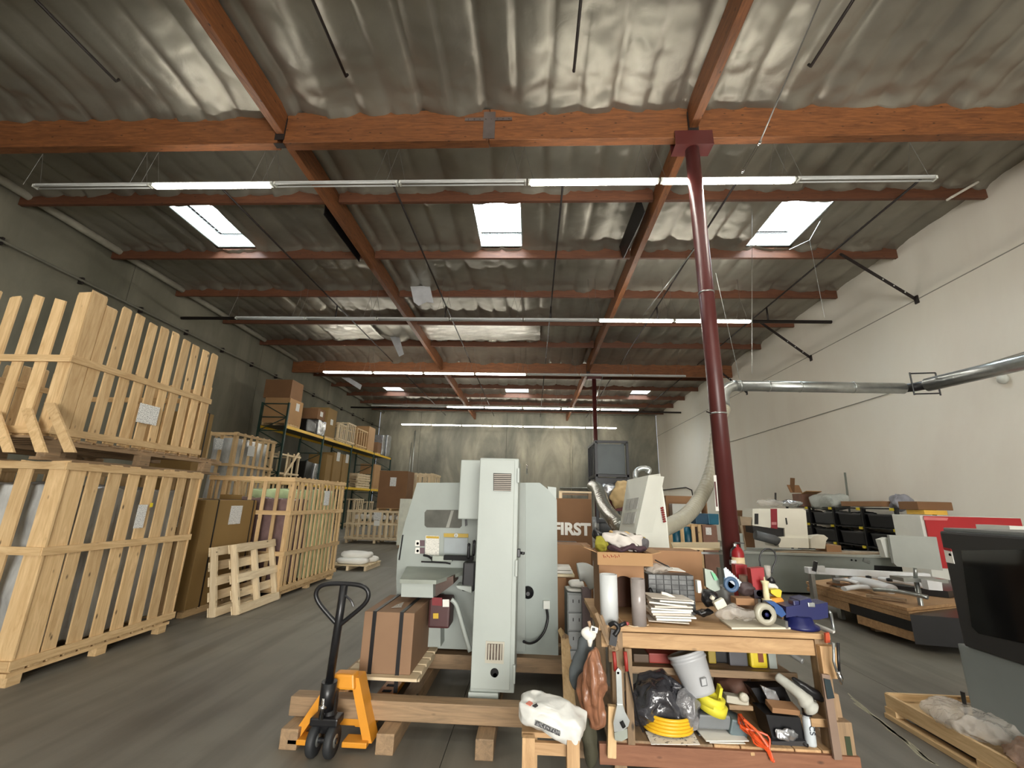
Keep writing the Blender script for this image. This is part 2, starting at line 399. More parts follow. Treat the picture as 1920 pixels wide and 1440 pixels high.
while y < YB:
    rows.append(y); y += 0.075 if 2 < y < 17 else 0.11 if 17 <= y < 23 else 0.25
rows.append(YB)
near_sky = lambda x, y: any(a < x < b and c < y < d for a, b, c, d in SKY)
grid = [[bm.verts.new((XL + i * (XR - XL) / (nx - 1), y, foil_z(XL + i * (XR - XL) / (nx - 1), y))) for i in range(nx)] for y in rows]
for j in range(len(rows) - 1):
    for i in range(nx - 1):
        cx = XL + (i + .5) * (XR - XL) / (nx - 1); cy = (rows[j] + rows[j+1]) / 2
        if near_sky(cx, cy): continue
        f = bm.faces.new((grid[j][i], grid[j+1][i], grid[j+1][i+1], grid[j][i+1])); f.smooth = True
m, nt, b = newmat('foil_insulation'); M_foil = m
b.inputs['Metallic'].default_value = 0.6; b.inputs['Roughness'].default_value = 0.4
tc = N(nt, 'ShaderNodeTexCoord'); n1 = N(nt, 'ShaderNodeTexNoise'); n1.inputs['Scale'].default_value = 0.5; n1.inputs['Detail'].default_value = 6
nt.links.new(tc.outputs['Object'], n1.inputs['Vector'])
r = N(nt, 'ShaderNodeValToRGB'); e = r.color_ramp.elements; e[0].position = 0.3; e[0].color = srgb(134, 130, 120); e[1].position = 0.7; e[1].color = srgb(166, 162, 150)
nt.links.new(n1.outputs[0], r.inputs[0]); nt.links.new(r.outputs[0], b.inputs['Base Color'])
n2 = N(nt, 'ShaderNodeTexNoise'); n2.inputs['Scale'].default_value = 2.6; n2.inputs['Detail'].default_value = 3; n2.inputs['Distortion'].default_value = 0.8
nt.links.new(tc.outputs['Object'], n2.inputs['Vector'])
bp = N(nt, 'ShaderNodeBump'); bp.inputs['Strength'].default_value = 0.22; bp.inputs['Distance'].default_value = 0.05
nt.links.new(n2.outputs[0], bp.inputs['Height']); nt.links.new(bp.outputs[0], b.inputs['Normal'])
me = bpy.data.meshes.new('ceiling'); bm.to_mesh(me); bm.free(); me.materials.append(M_foil)
ceil = bpy.data.objects.new('ceiling', me); link(ceil); ceil['kind'] = 'structure'
# roof deck above the foil keeps the sky out
mb = MB()
for X0, X1 in ((XL, XR),):
    ycut = sorted({YF, YB} | {s[2] for s in SKY} | {s[3] for s in SKY})
    for y0, y1 in zip(ycut[:-1], ycut[1:]):
        hs = sorted([(s[0], s[1]) for s in SKY if s[2] <= y0 and s[3] >= y1]); x = XL
        for a, bb in hs + [(XR, XR)]:
            if a - x > 0.01: mb.box(((x + a) / 2, (y0 + y1) / 2, 9.55), (a - x, y1 - y0, 0.08))
            x = bb
part('roof_deck', mb, mat('plywood_deck', (120, 90, 62), 0.8), ceil)
def beam(name, c, d, fam):
    ax = max(range(3), key=lambda i: d[i]); o = part(name, MB().box(c, d, bev=0.008), fam(ax), ceil); return o
# glulam girders run across the room; the nearest is spliced either side of the left rafter beam
beam('glulam_beam', ((XL - 5.0) / 2 + .02, 6.8, 8.63), (-5.0 - XL - .04, .17, .66), LAM)
beam('glulam_beam', ((-4.88 - .9) / 2, 6.8, 8.66), (4.88 - .9 - .01, .19, .72), LAM)
beam('glulam_beam', ((-.9 + 2.85) / 2, 6.8, 8.68), (3.74, .17, .74), LAM)
beam('glulam_beam', ((2.88 + XR) / 2, 6.8, 8.66), (XR - 2.89, .17, .72), LAM)
beam('glulam_beam', ((XL + 2.87) / 2, 22.4, 8.62), (2.87 - XL - .04, .17, .66), LAM)
beam('glulam_beam', ((XR + 2.89) / 2, 22.4, 8.62), (XR - 2.9, .17, .66), LAM)
beam('glulam_beam', ((XR + XL) / 2, -8.6, 8.62), (XR - XL - .1, .17, .66), LAM)
for yp in PUR:
    for a, bb in ((XL, -5.05), (-4.85, 2.8), (2.98, XR)):
        beam('purlin', ((a + bb) / 2, yp, 8.92), (bb - a - .02, .09, .34), RED)
for xb in (-4.95, 2.89):
    for a, bb in ((-8.5, 6.7), (6.9, 22.3), (22.5, YB)):
        beam('rafter_beam', (xb, (a + bb) / 2, 8.76), (.15, bb - a, .52), LAM)
# dark steel hangers and straps at the girder joints
for x, y in ((-4.95, 6.8), (2.89, 6.8), (2.89, 22.4), (-.9, 6.8)):
    mb = MB()
    if x == -.9:
        mb.box((x, y - .1, 8.64), (.22, .014, .62)); mb.box((x - .02, y - .102, 8.78), (.9, .012, .07))
        for k in range(8): mb.cyl((x - .4 + k * .11, y - .107, 8.78), (x - .4 + k * .11, y - .12, 8.78), .013, 6)
    else:
        mb.box((x, y - .105, 8.62), (.19, .012, .5)); mb.box((x, y - .05, 8.28), (.19, .12, .012))
    part('beam_strap', mb, M_pipe if x != -.9 else mat('dull_steel_plate', (110, 100, 96), 0.5, 0.5), ceil)

# skylights
M_pane = mat('skylight_acrylic', (236, 246, 255), 0.5, var=0.0, emit=SKYL)
M_mesh = mat('white_guard_wire', (226, 228, 226), 0.4)
for i, (a, bb, c, d) in enumerate(SKY):
    sk = bpy.data.objects.new('window_%d' % (i + 1), None); sk.location = ((a + bb) / 2, (c + d) / 2, 9.2); link(sk); sk['kind'] = 'structure'
    sk['label'] = 'roof skylight with white wire safety grille'
    part('pane', MB().box(((a + bb) / 2, (c + d) / 2, 10.06), (bb - a + .1, d - c + .1, .02)), M_pane, sk, world=True)
    mb = MB()
    for x in (a - .012, bb + .012): mb.box((x, (c + d) / 2, 9.58), (.024, d - c + .05, .95))
    for yy in (c - .012, d + .012): mb.box(((a + bb) / 2, yy, 9.58), (bb - a + .05, .024, .95))
    part('curb', mb, mat('galvanised_curb', (150, 156, 150), 0.6), sk, world=True)
    mb = MB()
    for k in range(18): x = a + (bb - a) * k / 17; mb.cyl((x, c, 9.12), (x, d, 9.12), .003, 4)
    for k in range(14): yy = c + (d - c) * k / 13; mb.cyl((a, yy, 9.13), (bb, yy, 9.13), .006, 4)
    for x in (a, bb): mb.box((x, (c + d) / 2, 9.13), (.03, d - c, .03))
    for yy in (c, d): mb.box(((a + bb) / 2, yy, 9.13), (bb - a, .03, .03))
    part('guard_grille', mb, M_mesh, sk, world=True)
# loose foil flaps hanging from the purlins
M_flap = mat('white_faced_insulation', (200, 202, 206), 0.5, 0.2, var=0.1, bump=0.5, bscale=6)
def flap(px, m, label, Y=None, thick=.02, name='insulation_flap', Z=None, **k):
    pts = [P(x, y, Y=Y, Z=Z) for x, y in px]
    mb = MB().prism(pts, (0, thick, 0)); crumple(mb, .02, 6, 3)
    return single(name, mb, m, label, 'insulation')
flap(((769, 538), (806, 535), (813, 568), (800, 566), (785, 573), (776, 566)), M_flap, 'square white insulation flap hanging below the second purlin beside the left rafter beam', Y=13.9)
mb = MB(); mb.prism([(-5.25, 9.15, 9.0), (-5.25, 11.45, 9.0), (-5.25, 11.45, 8.55), (-5.25, 9.15, 8.5)], (.015, 0, 0)); single('insulation_flap', mb, M_black, 'black-backed insulation strip hanging along the left rafter beam', 'insulation')
mb = MB(); mb.prism([(2.5, 9.2, 9.02), (2.45, 11.4, 9.02), (2.55, 11.4, 8.62), (2.62, 9.2, 8.55)], (.015, 0, 0)); single('insulation_flap', mb, M_black, 'black-backed insulation strip hanging along the right rafter beam near the column', 'insulation')
for k, (px, lab) in enumerate(((((640, 708), (655, 708), (678, 722), (675, 731)), 'pale triangular insulation flap beyond the far girder near the left wall'), (((725, 617), (745, 617), (757, 664), (748, 668)), 'grey insulation flap curling down left of the left rafter beam'))):
    flap(px, M_flap, lab, Y=24.5 if k == 0 else 18.9)

for k, (x0_, x1_, lab) in enumerate(((630, 722, 'crumpled pale sheet added for lamp-lit ceiling foil left of the left rafter beam'), (803, 1012, 'crumpled pale sheet added for lamp-lit ceiling foil right of the left rafter beam'))):
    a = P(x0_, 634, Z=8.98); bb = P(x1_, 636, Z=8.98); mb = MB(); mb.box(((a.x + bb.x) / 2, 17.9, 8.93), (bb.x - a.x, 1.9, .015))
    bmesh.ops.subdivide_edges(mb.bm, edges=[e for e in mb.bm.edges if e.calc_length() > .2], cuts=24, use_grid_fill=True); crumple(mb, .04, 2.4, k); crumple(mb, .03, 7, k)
    single('lit_foil_sheet', mb, mat('lit_foil', (214, 210, 200), .35, .3, bump=.4, bscale=5), lab, 'insulation', smooth=True)  # added sheet; its pale colour paints the foil as lit by the lamps
# ---------------------------------------------------------------- columns
def column(x, y, label, r=.122, ztop=8.3):
    t = thing('steel_column', label, 'column', (x, y, 0))
    part('shaft', MB().cyl((0, 0, 0.02), (0, 0, ztop - .2), r, 32), M_colred, t)
    part('base_plate', MB().box((0, 0, .01), (.42, .42, .02)), M_colred, t)
    mb = MB(); mb.box((0, 0, ztop - .19), (.68, .30, .02)); mb.box((0, -.135, ztop - .04), (.68, .015, .3)); mb.box((0, .135, ztop - .04), (.68, .015, .3))
    part('saddle', mb, M_colred, t)
    return t
c1 = column(2.87, 6.8, 'maroon round steel column rising behind the workbench')
column(3.2, 22.4, 'slim far maroon column above the black frame', .11)
part('drawing_label', MB().prism([P(1338, 891, Y=6.66), P(1343, 891, Y=6.66), P(1348, 958, Y=6.66), P(1342, 958, Y=6.66)], (0, .008, 0)), M_paper, c1, world=True)
part('drawing_label', MB().prism([P(1339, 903, Y=6.655), P(1342, 903, Y=6.655), P(1346, 950, Y=6.655), P(1343, 950, Y=6.655)], (0, .004, 0)), M_colred, c1, world=True)
part('red_tape', MB().prism([P(1366, 904, Y=6.69), P(1370, 904, Y=6.69), P(1373, 933, Y=6.69), P(1368, 930, Y=6.69)], (0, .01, 0)), mat('bright_red_tape', (225, 60, 44), .4), c1, world=True)
for z in (3.15, 5.2): part('band_clamp', MB().lathe((0, 0, z), ((.124, -.012), (.129, -.012), (.129, .012), (.124, .012)), 24), M_galv, c1)
part('clamp_bolt', MB().cyl((-.12, -.03, 3.15), (-.2, -.06, 3.17), .01, 6), M_pipe, c1)

# ---------------------------------------------------------------- strip lights
M_lit = mat('lit_tube', (255, 250, 238), 0.4, var=0, emit=TUBE)
M_unlit = mat('unlit_tube', (196, 198, 196), 0.3, var=0.02)
def fixture(lit, key=[{}]):
    c = key[0]
    k = 'lit' if lit else 'unlit'
    if k not in c:
        t = thing('strip_light', 'x', 'light')
        part('housing', MB().box((0, 0, .05), (2.40, .06, .045), bev=.006), mat('light_housing', (190, 192, 190), 0.4), t)
        if lit:
            part('diffuser', MB().box((0, 0, .0), (2.31, .10, .065), bev=.02), M_lit, t)
        else:
            for s in (-1, 1): part('tube', MB().cyl((-1.16, s * .04, 0), (1.16, s * .04, 0), .016, 8), M_unlit, t)
        for s in (-1, 1): part('end_cap', MB().box((s * 1.185, 0, .015), (.03, .1, .06)), M_white, t)
        mb = MB()
        for s in (-1, 1): mb.cyl((s * 1.1, 0, .07), (s * 1.1 - .18, .0, .8), .004, 4); mb.cyl((s * 1.1 - .18, 0, .8), (s * 1.1 - .18, 0, 1.5), .004, 4); mb.cyl((s * 1.1 - .36, 0, .07), (s * 1.1 - .18, 0, .8), .004, 4)
        part('hanger_wire', mb, M_rodm, t)['kind'] = 'stuff'
        c[k] = t; return t
    return copy_tree(c[k])
ordn = ['first', 'second', 'third', 'fourth', 'fifth', 'sixth', 'seventh', 'eighth']
rown = {6.9: 'nearest row in view', 13.28: 'second row in view', 19.6: 'third row, under the far girder', 27.15: 'fourth row', 34.1: 'last row, by the back wall', .5: 'row above the camera', -5.5: 'row behind the camera'}
for Y, x0, lit in ((6.9, -9.9, (1, 4, 5)), (13.28, -10.1, (5, 6)), (19.6, -10.05, (0, 1, 2, 3)), (27.15, -10.4, (2, 3, 4, 5, 6)), (34.1, -10.5, (0, 1, 2, 3, 4, 5, 6)), (.5, -9.9, (1, 4, 5)), (-5.5, -9.9, (0, 2, 4, 6))):
    for k in range(7):
        f = fixture(k in lit); f.location = (x0 + 1.215 + k * 2.435, Y, 7.5)
        f['label'] = '%s strip light, %s from the left wall in the %s' % ('lit' if k in lit else 'dark', ordn[k], rown[Y]); f['category'] = 'light'; f['group'] = 'hanging strip lights'

# ---------------------------------------------------------------- pipes, rods, braces
def pipe(pts, r, m, label, cat='pipe', name='sprinkler_pipe', n=8): return single(name, MB().tube(pts, r, n), m, label, cat)
for x, nm in ((-7.3, 'left of the left rafter beam'), (-3.23, 'just right of the left rafter beam'), (.6, 'in the middle of the ceiling'), (4.38, 'right of the column'), (8.2, 'nearest the right wall')):
    pipe([(x, -7, 8.62), (x, 5.65, 8.62), (x, 5.68, 8.7)], .024, M_pipe, 'black sprinkler pipe in the near bay, %s' % nm)
    pipe([(x, 8.2, 8.62), (x, 21.3, 8.62)], .024, M_pipe, 'black sprinkler pipe beyond the near girder, %s' % nm)
    pipe([(x, 23.5, 8.62), (x, 35.8, 8.62)], .024, M_pipe, 'black sprinkler pipe beyond the far girder, %s' % nm)
mb = MB(); mb.cyl((XL + .02, 14.6, 8.08), (XR - .02, 14.6, 8.08), .06, 12)
for x in (-7.3, -3.23, .6, 4.38, 8.2): mb.cyl((x, 14.6, 8.1), (x, 14.6, 8.62), .03, 8)
single('sprinkler_main', mb, M_pipe, 'thick black sprinkler main crossing the room behind the second light row', 'pipe')
mb = MB(); mb.cyl((XL + .02, 30.5, 8.08), (XR - .02, 30.5, 8.08), .06, 12)
single('sprinkler_main', mb, M_pipe, 'far black sprinkler main crossing near the back wall', 'pipe')
mb = MB(); a = P(1555, -40, Z=8.15); c = P(1424, 268, Z=8.1); d = P(1392, 322, Z=8.1)
tr = thing('tie_rod', 'long steel tie rod with turnbuckle passing under the near girder', 'rod', d)
part('rod', MB().cyl(a, c, .013, 6), M_rodm, tr, world=True)
mb = MB(); sd = Vector((.018, 0, 0)); mb.cyl(c + sd, d + sd, .006, 5); mb.cyl(c - sd, d - sd, .006, 5); mb.cyl(c - (c - d) * .05, c + (c - d) * .06, .03, 8); mb.cyl(d - (c - d) * .02, d + (c - d) * .05, .03, 8)
part('turnbuckle', mb, M_chrome, tr, world=True)
pipe([P(1306, 462, Z=8.4), P(1206, 591, Z=8.2)], .016, M_galv, 'bright steel tie rod running back from the column', 'rod', 'tie_rod')
pipe([P(1130, 706, Z=8.2), P(1112, 765, Z=7.9)], .016, M_galv, 'bright steel tie rod beyond the far girder beside the far column', 'rod', 'tie_rod')
for (a, bb, Zr, lab) in (((1570, 485), (1718, 560), 8.6, 'nearest punched steel brace from purlin to right wall'), ((1415, 620), (1520, 670), 8.6, 'middle punched steel brace from purlin to right wall'), ((1340, 690), (1400, 735), 8.6, 'far punched steel brace from purlin to right wall'), ((1850, 203), (1935, 243), 8.6, 'punched steel brace at the top right near the girder end')):
    w1 = P(*bb, X=XR - .02); w0 = Vector((8.6, w1.y + (.05 if a[0] > 1300 else 0), 8.72))
    if a[0] == 1850: w1 = Vector((XR - .02, 6.1, 8.1)); w0 = Vector((8.75, 6.2, 8.75))
    t = thing('wall_brace', lab, 'brace', w1)
    dv = (w0 - w1); L = dv.length; ang = math.atan2(dv.z, dv.x)
    mb = MB()
    n = 7
    mb.box((w0 + w1) / 2, (L, .008, .10), rot=(0, -ang, 0)); mb.box((w0 + w1) / 2 + Vector((0, .04, .04)), (L, .08, .008), rot=(0, -ang, 0))
    part('angle_bar', mb, M_pipe, t, world=True)
    mb = MB()
    for k in range(1, n): q = w1 + dv * k / n; mb.cyl(q + Vector((0, -.006, 0)), q + Vector((0, -.004, 0)), .02, 8)
    part('bolt_hole', mb, M_white, t, world=True)
    part('wall_bracket', MB().box(w1 + Vector((0, 0, -.03)), (.03, .12, .22)), M_pipe, t, world=True)
# pipe along the left wall with clamps, conduits
lp = thing('wall_pipe', 'grey pipe running high along the left concrete wall', 'pipe', (XL + .1, 0, 7.62))
part('pipe', MB().cyl((XL + .12, YF, 7.62), (XL + .12, YB - .1, 7.62), .035, 8), mat('dull_grey_pipe', (120, 118, 106), .5), lp, world=True)
for y in range(-6, 36, 2): part('pipe_clamp', MB().box((XL + .07, y + .9, 7.62), (.14, .05, .2)), M_pipe, lp, world=True)
mb = MB(); mb.cyl((XL + .25, YF, 8.98), (XL + .25, YB, 8.98), .11, 8)
single('wall_insulation_roll', mb, mat('pale_insulation_roll', (150, 146, 132), .7), 'pale insulation roll tucked along the left wall top', 'insulation')
pipe([(XR - .03, 4, 5.07), (XR - .03, 12.2, 5.07), (XR - .03, 15.3, 5.07), (XR - .03, 26, 5.07)], .014, mat('grey_conduit', (150, 148, 138), .5), 'thin grey conduit along the right wall', 'conduit', 'wall_conduit')
for k, (x, lab) in enumerate(((775, 'left downpipe on the back wall'), (770, 'second thinner downpipe on the back wall'))):
    q = P(x, 850, Y=YB - .1); pipe([(q.x, YB - .08, 1.5), (q.x, YB - .08, 7.4 - k)], .05 - .02 * k, M_galv, 'tall grey ' + lab)
q = P(1071, 850, Y=YB - .1); pipe([(q.x, YB - .08, 1.5), (q.x, YB - .08, 7.8)], .05, mat('pale_pipe', (170, 164, 146), .6), 'pale downpipe right of centre on the back wall')
pipe([(-.0 + P(1050, 912, Y=YB - .15).x, YB - .09, P(1050, 915, Y=YB - .15).z), (P(1240, 915, Y=YB - .15).x, YB - .09, P(1240, 915, Y=YB - .15).z)], .06, M_galv, 'horizontal grey pipe low on the back wall')
# dome sensor and hanging cords at the right wall
q = P(1882, 710, X=XR - .03); single('round_sensor', MB().lathe(q, ((.12, 0), (.11, .05), (.06, .09), (0, .1)), 16, rot=(0, -PI/2, 0)), M_white, 'small white round sensor on the right wall below the duct', 'sensor', smooth=True)
for (a, bb, lab) in (((1555, 384), (1518, 450), 0), ((1518, 450), (1480, 468), 0), ((1518, 450), (1546, 595), 0), ((1410, 392), (1410, 700), 1), ((1342, 512), (1387, 712), 2)):
    Y = 10.2 if lab == 0 else 9.2 if lab == 1 else 8.5
    pipe([P(*a, Y=Y), P(*bb, Y=Y)], .006, M_galv, ['thin white cord of the right skylight shade, segment ending at %d' % 0, 'thin wire hanging left of the right skylight', 'thin wire holding up the duct elbow'][lab] if lab else {1555: 'upper thin cord slung beside the right skylight', 1480: 'x', 1518: 'x'}.get(a[0], 'x') if a[0] == 1555 else ('short thin cord tied to the right skylight grille' if bb[0] == 1480 else 'long thin cord dangling under the right skylight'), 'cord', 'cord', 4)
# white broken light cover leaning on the wall top right
q = P(1805, 358, Y=8.6); mb = MB(); mb.box((0, 0, 0), (.95, .12, .05), rot=(0, -.55, .15), bev=.015); bmesh.ops.translate(mb.bm, verts=mb.bm.verts[:], vec=q)
single('emergency_light', mb, mat('frosted_cover', (206, 200, 186), .4), 'frosted tilted light hanging beside the right wall near the girder', 'light')

# ---------------------------------------------------------------- duct on the right and flexible hose
du = thing('dust_duct', 'round galvanised duct hung in front of the white right wall', 'duct', (5.5, 8.5, 4.05))
part('duct_pipe', MB().cyl((3.98, 8.5, 4.07), (7.15, 8.5, 4.06), .105, 24), M_galv, du, world=True)
for x in (4.05, 4.6, 5.2, 6.2): part('duct_band', MB().lathe((x, 8.5, 4.068), ((.105, -.012), (.113, -.012), (.113, .012), (.105, .012)), 24, rot=(0, PI/2, 0)), M_galv, du, world=True)
el = [(3.98 - .26 * math.sin(a), 8.5, 4.07 - .26 * (1 - math.cos(a))) for a in [k * PI / 14 for k in range(8)]]
part('elbow', MB().tube(el + [(3.72, 8.5, 3.62)], .105, 20), M_galv, du, world=True)
part('flexible_joint', MB().tube([(7.12, 8.5, 4.06), (7.3, 8.42, 4.07), (7.42, 8.25, 4.08), (7.5, 8.0, 4.09)], .085, 16), M_black, du, world=True)
part('duct_run', MB().tube([(7.42, 8.3, 4.08), (7.78, 6.98, 4.1), (8.5, 4.2, 4.12), (9.2, 1.5, 4.12)], .125, 24), M_galv, du, world=True)
mb = MB()
for z0 in (3.9, 4.3): mb.cyl((7.15, 8.3, z0), (7.62, 8.3, z0 + .02), .014, 6)
for x in (7.15, 7.62): mb.cyl((x, 8.3, 3.88), (x, 8.3, 4.32), .014, 6)
part('support_frame', mb, M_black, du, world=True)
hs = [(3.72, 8.5, 3.62), P(1347, 800, Y=8.3), P(1335, 880, Y=8.0), P(1312, 935, Y=7.6), P(1285, 968, Y=7.2), P(1250, 988, Y=6.8), P(1235, 990, Y=6.6)]
def smooth_pts(ps, n=6):
    ps = [Vector(p) for p in ps]; o = []
    for i in range(len(ps) - 1):
        p0, p1, p2, p3 = ps[max(i-1, 0)], ps[i], ps[i+1], ps[min(i+2, len(ps)-1)]
        for k in range(n):
            t = k / n; o.append(.5 * ((2*p1) + (p2-p0)*t + (2*p0-5*p1+4*p2-p3)*t*t + (3*p1-p0-3*p2+p3)*t**3))
    return o + [ps[-1]]
sp = smooth_pts(hs, 30)
single('flexible_hose', MB().tube(sp, .115, 20, radii=[.118 if i % 3 else .108 for i in range(len(sp))]), M_hose, 'thick ribbed grey hose drooping from the duct elbow to the white hood', 'hose')

# ================================================================ left side: crates
def label_sheet(c, w, h, normal, parent, name='shipping_label', m=None):
    mb = MB()
    if normal == 'x': mb.box(c, (.004, w, h))
    else: mb.box(c, (w, .004, h))
    return part(name, mb, m or M_label, parent, world=True)
def crate(name, label, x1, y0, W, D, H, z0, nlong, nshort, sw, zb, bats, cat='crate', fam=PINE, over=(.0, .0), group=None, lean=0, dense_back=True, thick=.02, pal=True, cs=None, seed=1, topframe=False):
    """open slatted crate; aisle corner at (x1, y0), extends -x by W and +y by D; zb = bottom of the slats, bats = batten heights"""
    rr = random.Random(seed)
    t = thing(name, label, cat, (x1 - W / 2, y0 + D / 2, z0), group=group)
    cx, cy = 0, 0
    def slat(face, u, w, h0, h1):
        j = rr.randint(1, 6); tilt = rr.uniform(-.012, .012)
        if face == '+x': board('slat', (thick, w, h1 - h0), (W / 2, u, (h0 + h1) / 2), fam, t, rot=(tilt, 0, 0), jag=j)
        elif face == '-x': board('slat', (thick, w, h1 - h0), (-W / 2, u, (h0 + h1) / 2), fam, t, rot=(tilt, 0, 0), jag=j)
        elif face == '-y': board('slat', (w, thick, h1 - h0), (u, -D / 2, (h0 + h1) / 2), fam, t, rot=(0, tilt, 0), jag=j)
        else: board('slat', (w, thick, h1 - h0), (u, D / 2, (h0 + h1) / 2), fam, t, rot=(0, tilt, 0), jag=j)
    for k in range(nlong):
        u = -D / 2 + sw / 2 + (D - sw) * k / (nlong - 1); w = sw * (cs if (k == 0 and cs) else 1) * rr.uniform(.9, 1.08)
        hh = H + rr.uniform(-over[1], over[1])
        slat('+x', u + (w - sw) / 2 * (k == 0), w, zb, hh)
        if dense_back: slat('-x', u, w, zb, H + rr.uniform(-over[1], over[1]) - over[0])
    for k in range(nshort):
        u = W / 2 - sw / 2 - (W - sw) * k / (nshort - 1); w = sw * rr.uniform(.9, 1.08) * (1.25 if k == 0 and cs else 1)
        slat('-y', u, w, zb, H + rr.uniform(-over[1], over[1]))
        if dense_back: slat('+y', u, w, zb, H + rr.uniform(-over[1], over[1]) - over[0])
    bh = .075; o = .022
    for z in bats:
        board('batten', (.024, D + .06, bh), (W / 2 + o, 0, z), fam, t)
        board('batten', (W + .04, .024, bh), (0, -D / 2 - o, z), fam, t)
        board('batten', (.024, D + .04, bh), (-W / 2 + .022, 0, z), fam, t)
        board('batten', (W, .024, bh), (0, D / 2 - .022, z), fam, t)
    if pal:
        for k in range(int(D / .16)): board('deck_board', (W, .12, .02), (0, -D / 2 + .08 + k * .16, zb - .01), fam, t)
        for x in (-W / 2 + .06, 0, W / 2 - .05): board('stringer', (.09, D, .035), (x, 0, zb - .04), fam, t)
        for x in (-W / 2 + .06, 0, W / 2 - .05):
            for yy in (-D / 2 + .08, -.0, D / 2 - .1): board('block', (.09, .12, max(.03, zb - .058)), (x, yy, (zb - .058) / 2), fam, t)
    return t
# lower big crate
lc = crate('slatted_crate', 'large slatted pine crate on the floor at the left edge, holding wrapped goods', -4.75, 4.33, 1.9, 1.86, 2.03, 0, 8, 6, .145, .14, (.19, 1.17, 1.99), cs=1.6, seed=3)
label_sheet((-4.70, 5.3, 1.47), .13, .27, 'x', lc); part('sticky_note', MB().box((-4.695, 5.41, 1.60), (.004, .04, .05)), M_yel, lc, world=True)
mb = wrapbox((-5.68, 5.24, 1.0), (1.62, 1.58, 1.6), .06, 2.5, 4)
single('wrapped_machine', mb, M_wrap, 'grey shrink-wrapped load inside the lower left crate', 'package')
# upper big crate on its pallet
uc = crate('slatted_crate', 'large open-topped slatted pine crate stacked on the lower left crate', -4.95, 4.25, 2.0, 2.05, 1.78, 2.20, 11, 8, .125, .20, (.26, 1.03), over=(.5, .06), cs=1.5, pal=False, seed=8)
for k in range(12): board('deck_board', (2.0, .12, .02), (0, -1.02 + .06 + k * .175, .185), PINE, uc)
label_sheet((-4.90, 5.28, 2.83), .30, .24, 'x', uc)
pal = thing('pallet', 'dark worn pallet between the two stacked left crates', 'pallet', (-5.95, 5.5, 2.09))
for k in range(13): board('deck_board', (2.1, .13, .022), (0, -1.3 + k * .2, .278), OLDP, pal)
for x in (-.95, 0, 1.0): board('stringer', (.07, 2.6, .05), (x, 0, .245), OLDP, pal)
for x in (-.95, 0, 1.0):
    for y in (-1.2, -.1, 1.0): board('block', (.1, .14, .13), (x, y, .155), OLDP, pal)
for x in (-.98, 0, .98): board('bottom_board', (.12, 2.6, .03), (x, 0, .075), OLDP, pal)
pal.location.z = 1.98; uc.location.z = 2.08
# three boards leaning out from the near face
for k, (bx, tx) in enumerate((((15, 848), (-12, 770)), ((76, 848), (48, 765)), ((130, 848), (92, 755)))):
    a = P(*bx, Y=3.95); bb = P(*tx, Y=4.16); dv = bb - a
    t = single('loose_board', MB().prism([a + Vector((-.055, 0, 0)), a + Vector((.055, 0, 0)), bb + Vector((.055, 0, 0)), bb + Vector((-.055, 0, 0))], (0, .022, 0)), PINE(2), '%s short pine board hanging off the near end of the upper left crate' % ['left', 'middle', 'right'][k], 'board')
# olive cartons
def carton(label, x1, y0, W, D, H, z0, m=M_olive, name='cardboard_box', straps=(), lab=None, pal=0.0, flaps=False, group=None, rz=0.0, tape=False):
    t = thing(name, label, 'box', (x1 - W / 2, y0 + D / 2, z0), group=group)
    if pal:
        for k in range(5): board('deck_board', (W, D * .15, .02), (0, -D / 2 + D * (k + .5) / 5, pal - .01), PINE, t)
        for x in (-W / 2 + .06, W / 2 - .06, 0): board('runner', (.09, D, pal - .02), (x, 0, (pal - .02) / 2), PINE, t)
    part('carton', MB().box((0, 0, pal + (H - pal) / 2), (W, D, H - pal), bev=.01), m, t)
    for f in straps: part('strap', MB().box((0, -D / 2 + D * f, pal + (H - pal) / 2), (W + .012, .025, H - pal + .012)), M_black, t)
    if tape: part('tape', MB().box((0, 0, H + .001), (W * 1.004, .07, .004)), mat('tan_tape', (196, 162, 110), .3), t)
    if lab:
        for nrm, u, z, w_, h_ in lab:
            if nrm == 'x': label_sheet((x1 + .004, y0 + D * u, z0 + z), w_, h_, 'x', t)
            else: label_sheet((x1 - W * u, y0 - .004, z0 + z), w_, h_, 'y', t)
    if rz: t.rotation_euler = (0, 0, rz)
    return t
carton('olive carton on a pallet standing beside the leaning small pallets', -5.02, 6.78, .95, 1.3, 1.66, 0, straps=(.22, .93), lab=(('x', .58, 1.42, .3, .3), ('y', .35, 1.4, .18, .3)), pal=.1)
carton('tall olive carton standing behind the lower olive one', -6.12, 7.7, 1.1, .32, 3.22, 0, straps=(.6,), lab=(('y', .22, 2.98, .12, .3),), pal=.1)
# slatted crate C behind, tall
cc = crate('slatted_crate', 'tall narrow slatted crate with white paper label standing behind the big central crate', -8.3, 11.9, .85, 1.9, 3.45, 0, 7, 3, .1, .12, (.2, 1.6, 2.55, 3.4), seed=5)
label_sheet((-8.27, 12.6, 3.0), .32, .3, 'x', cc); label_sheet((-8.75, 11.87, 3.1), .22, .3, 'y', cc)
single('wrapped_machine', wrapbox((-8.72, 12.85, 1.75), (.68, 1.6, 3.1), .03, 3, 9, 8), M_wrap, 'grey wrapped load inside the tall narrow crate', 'package')
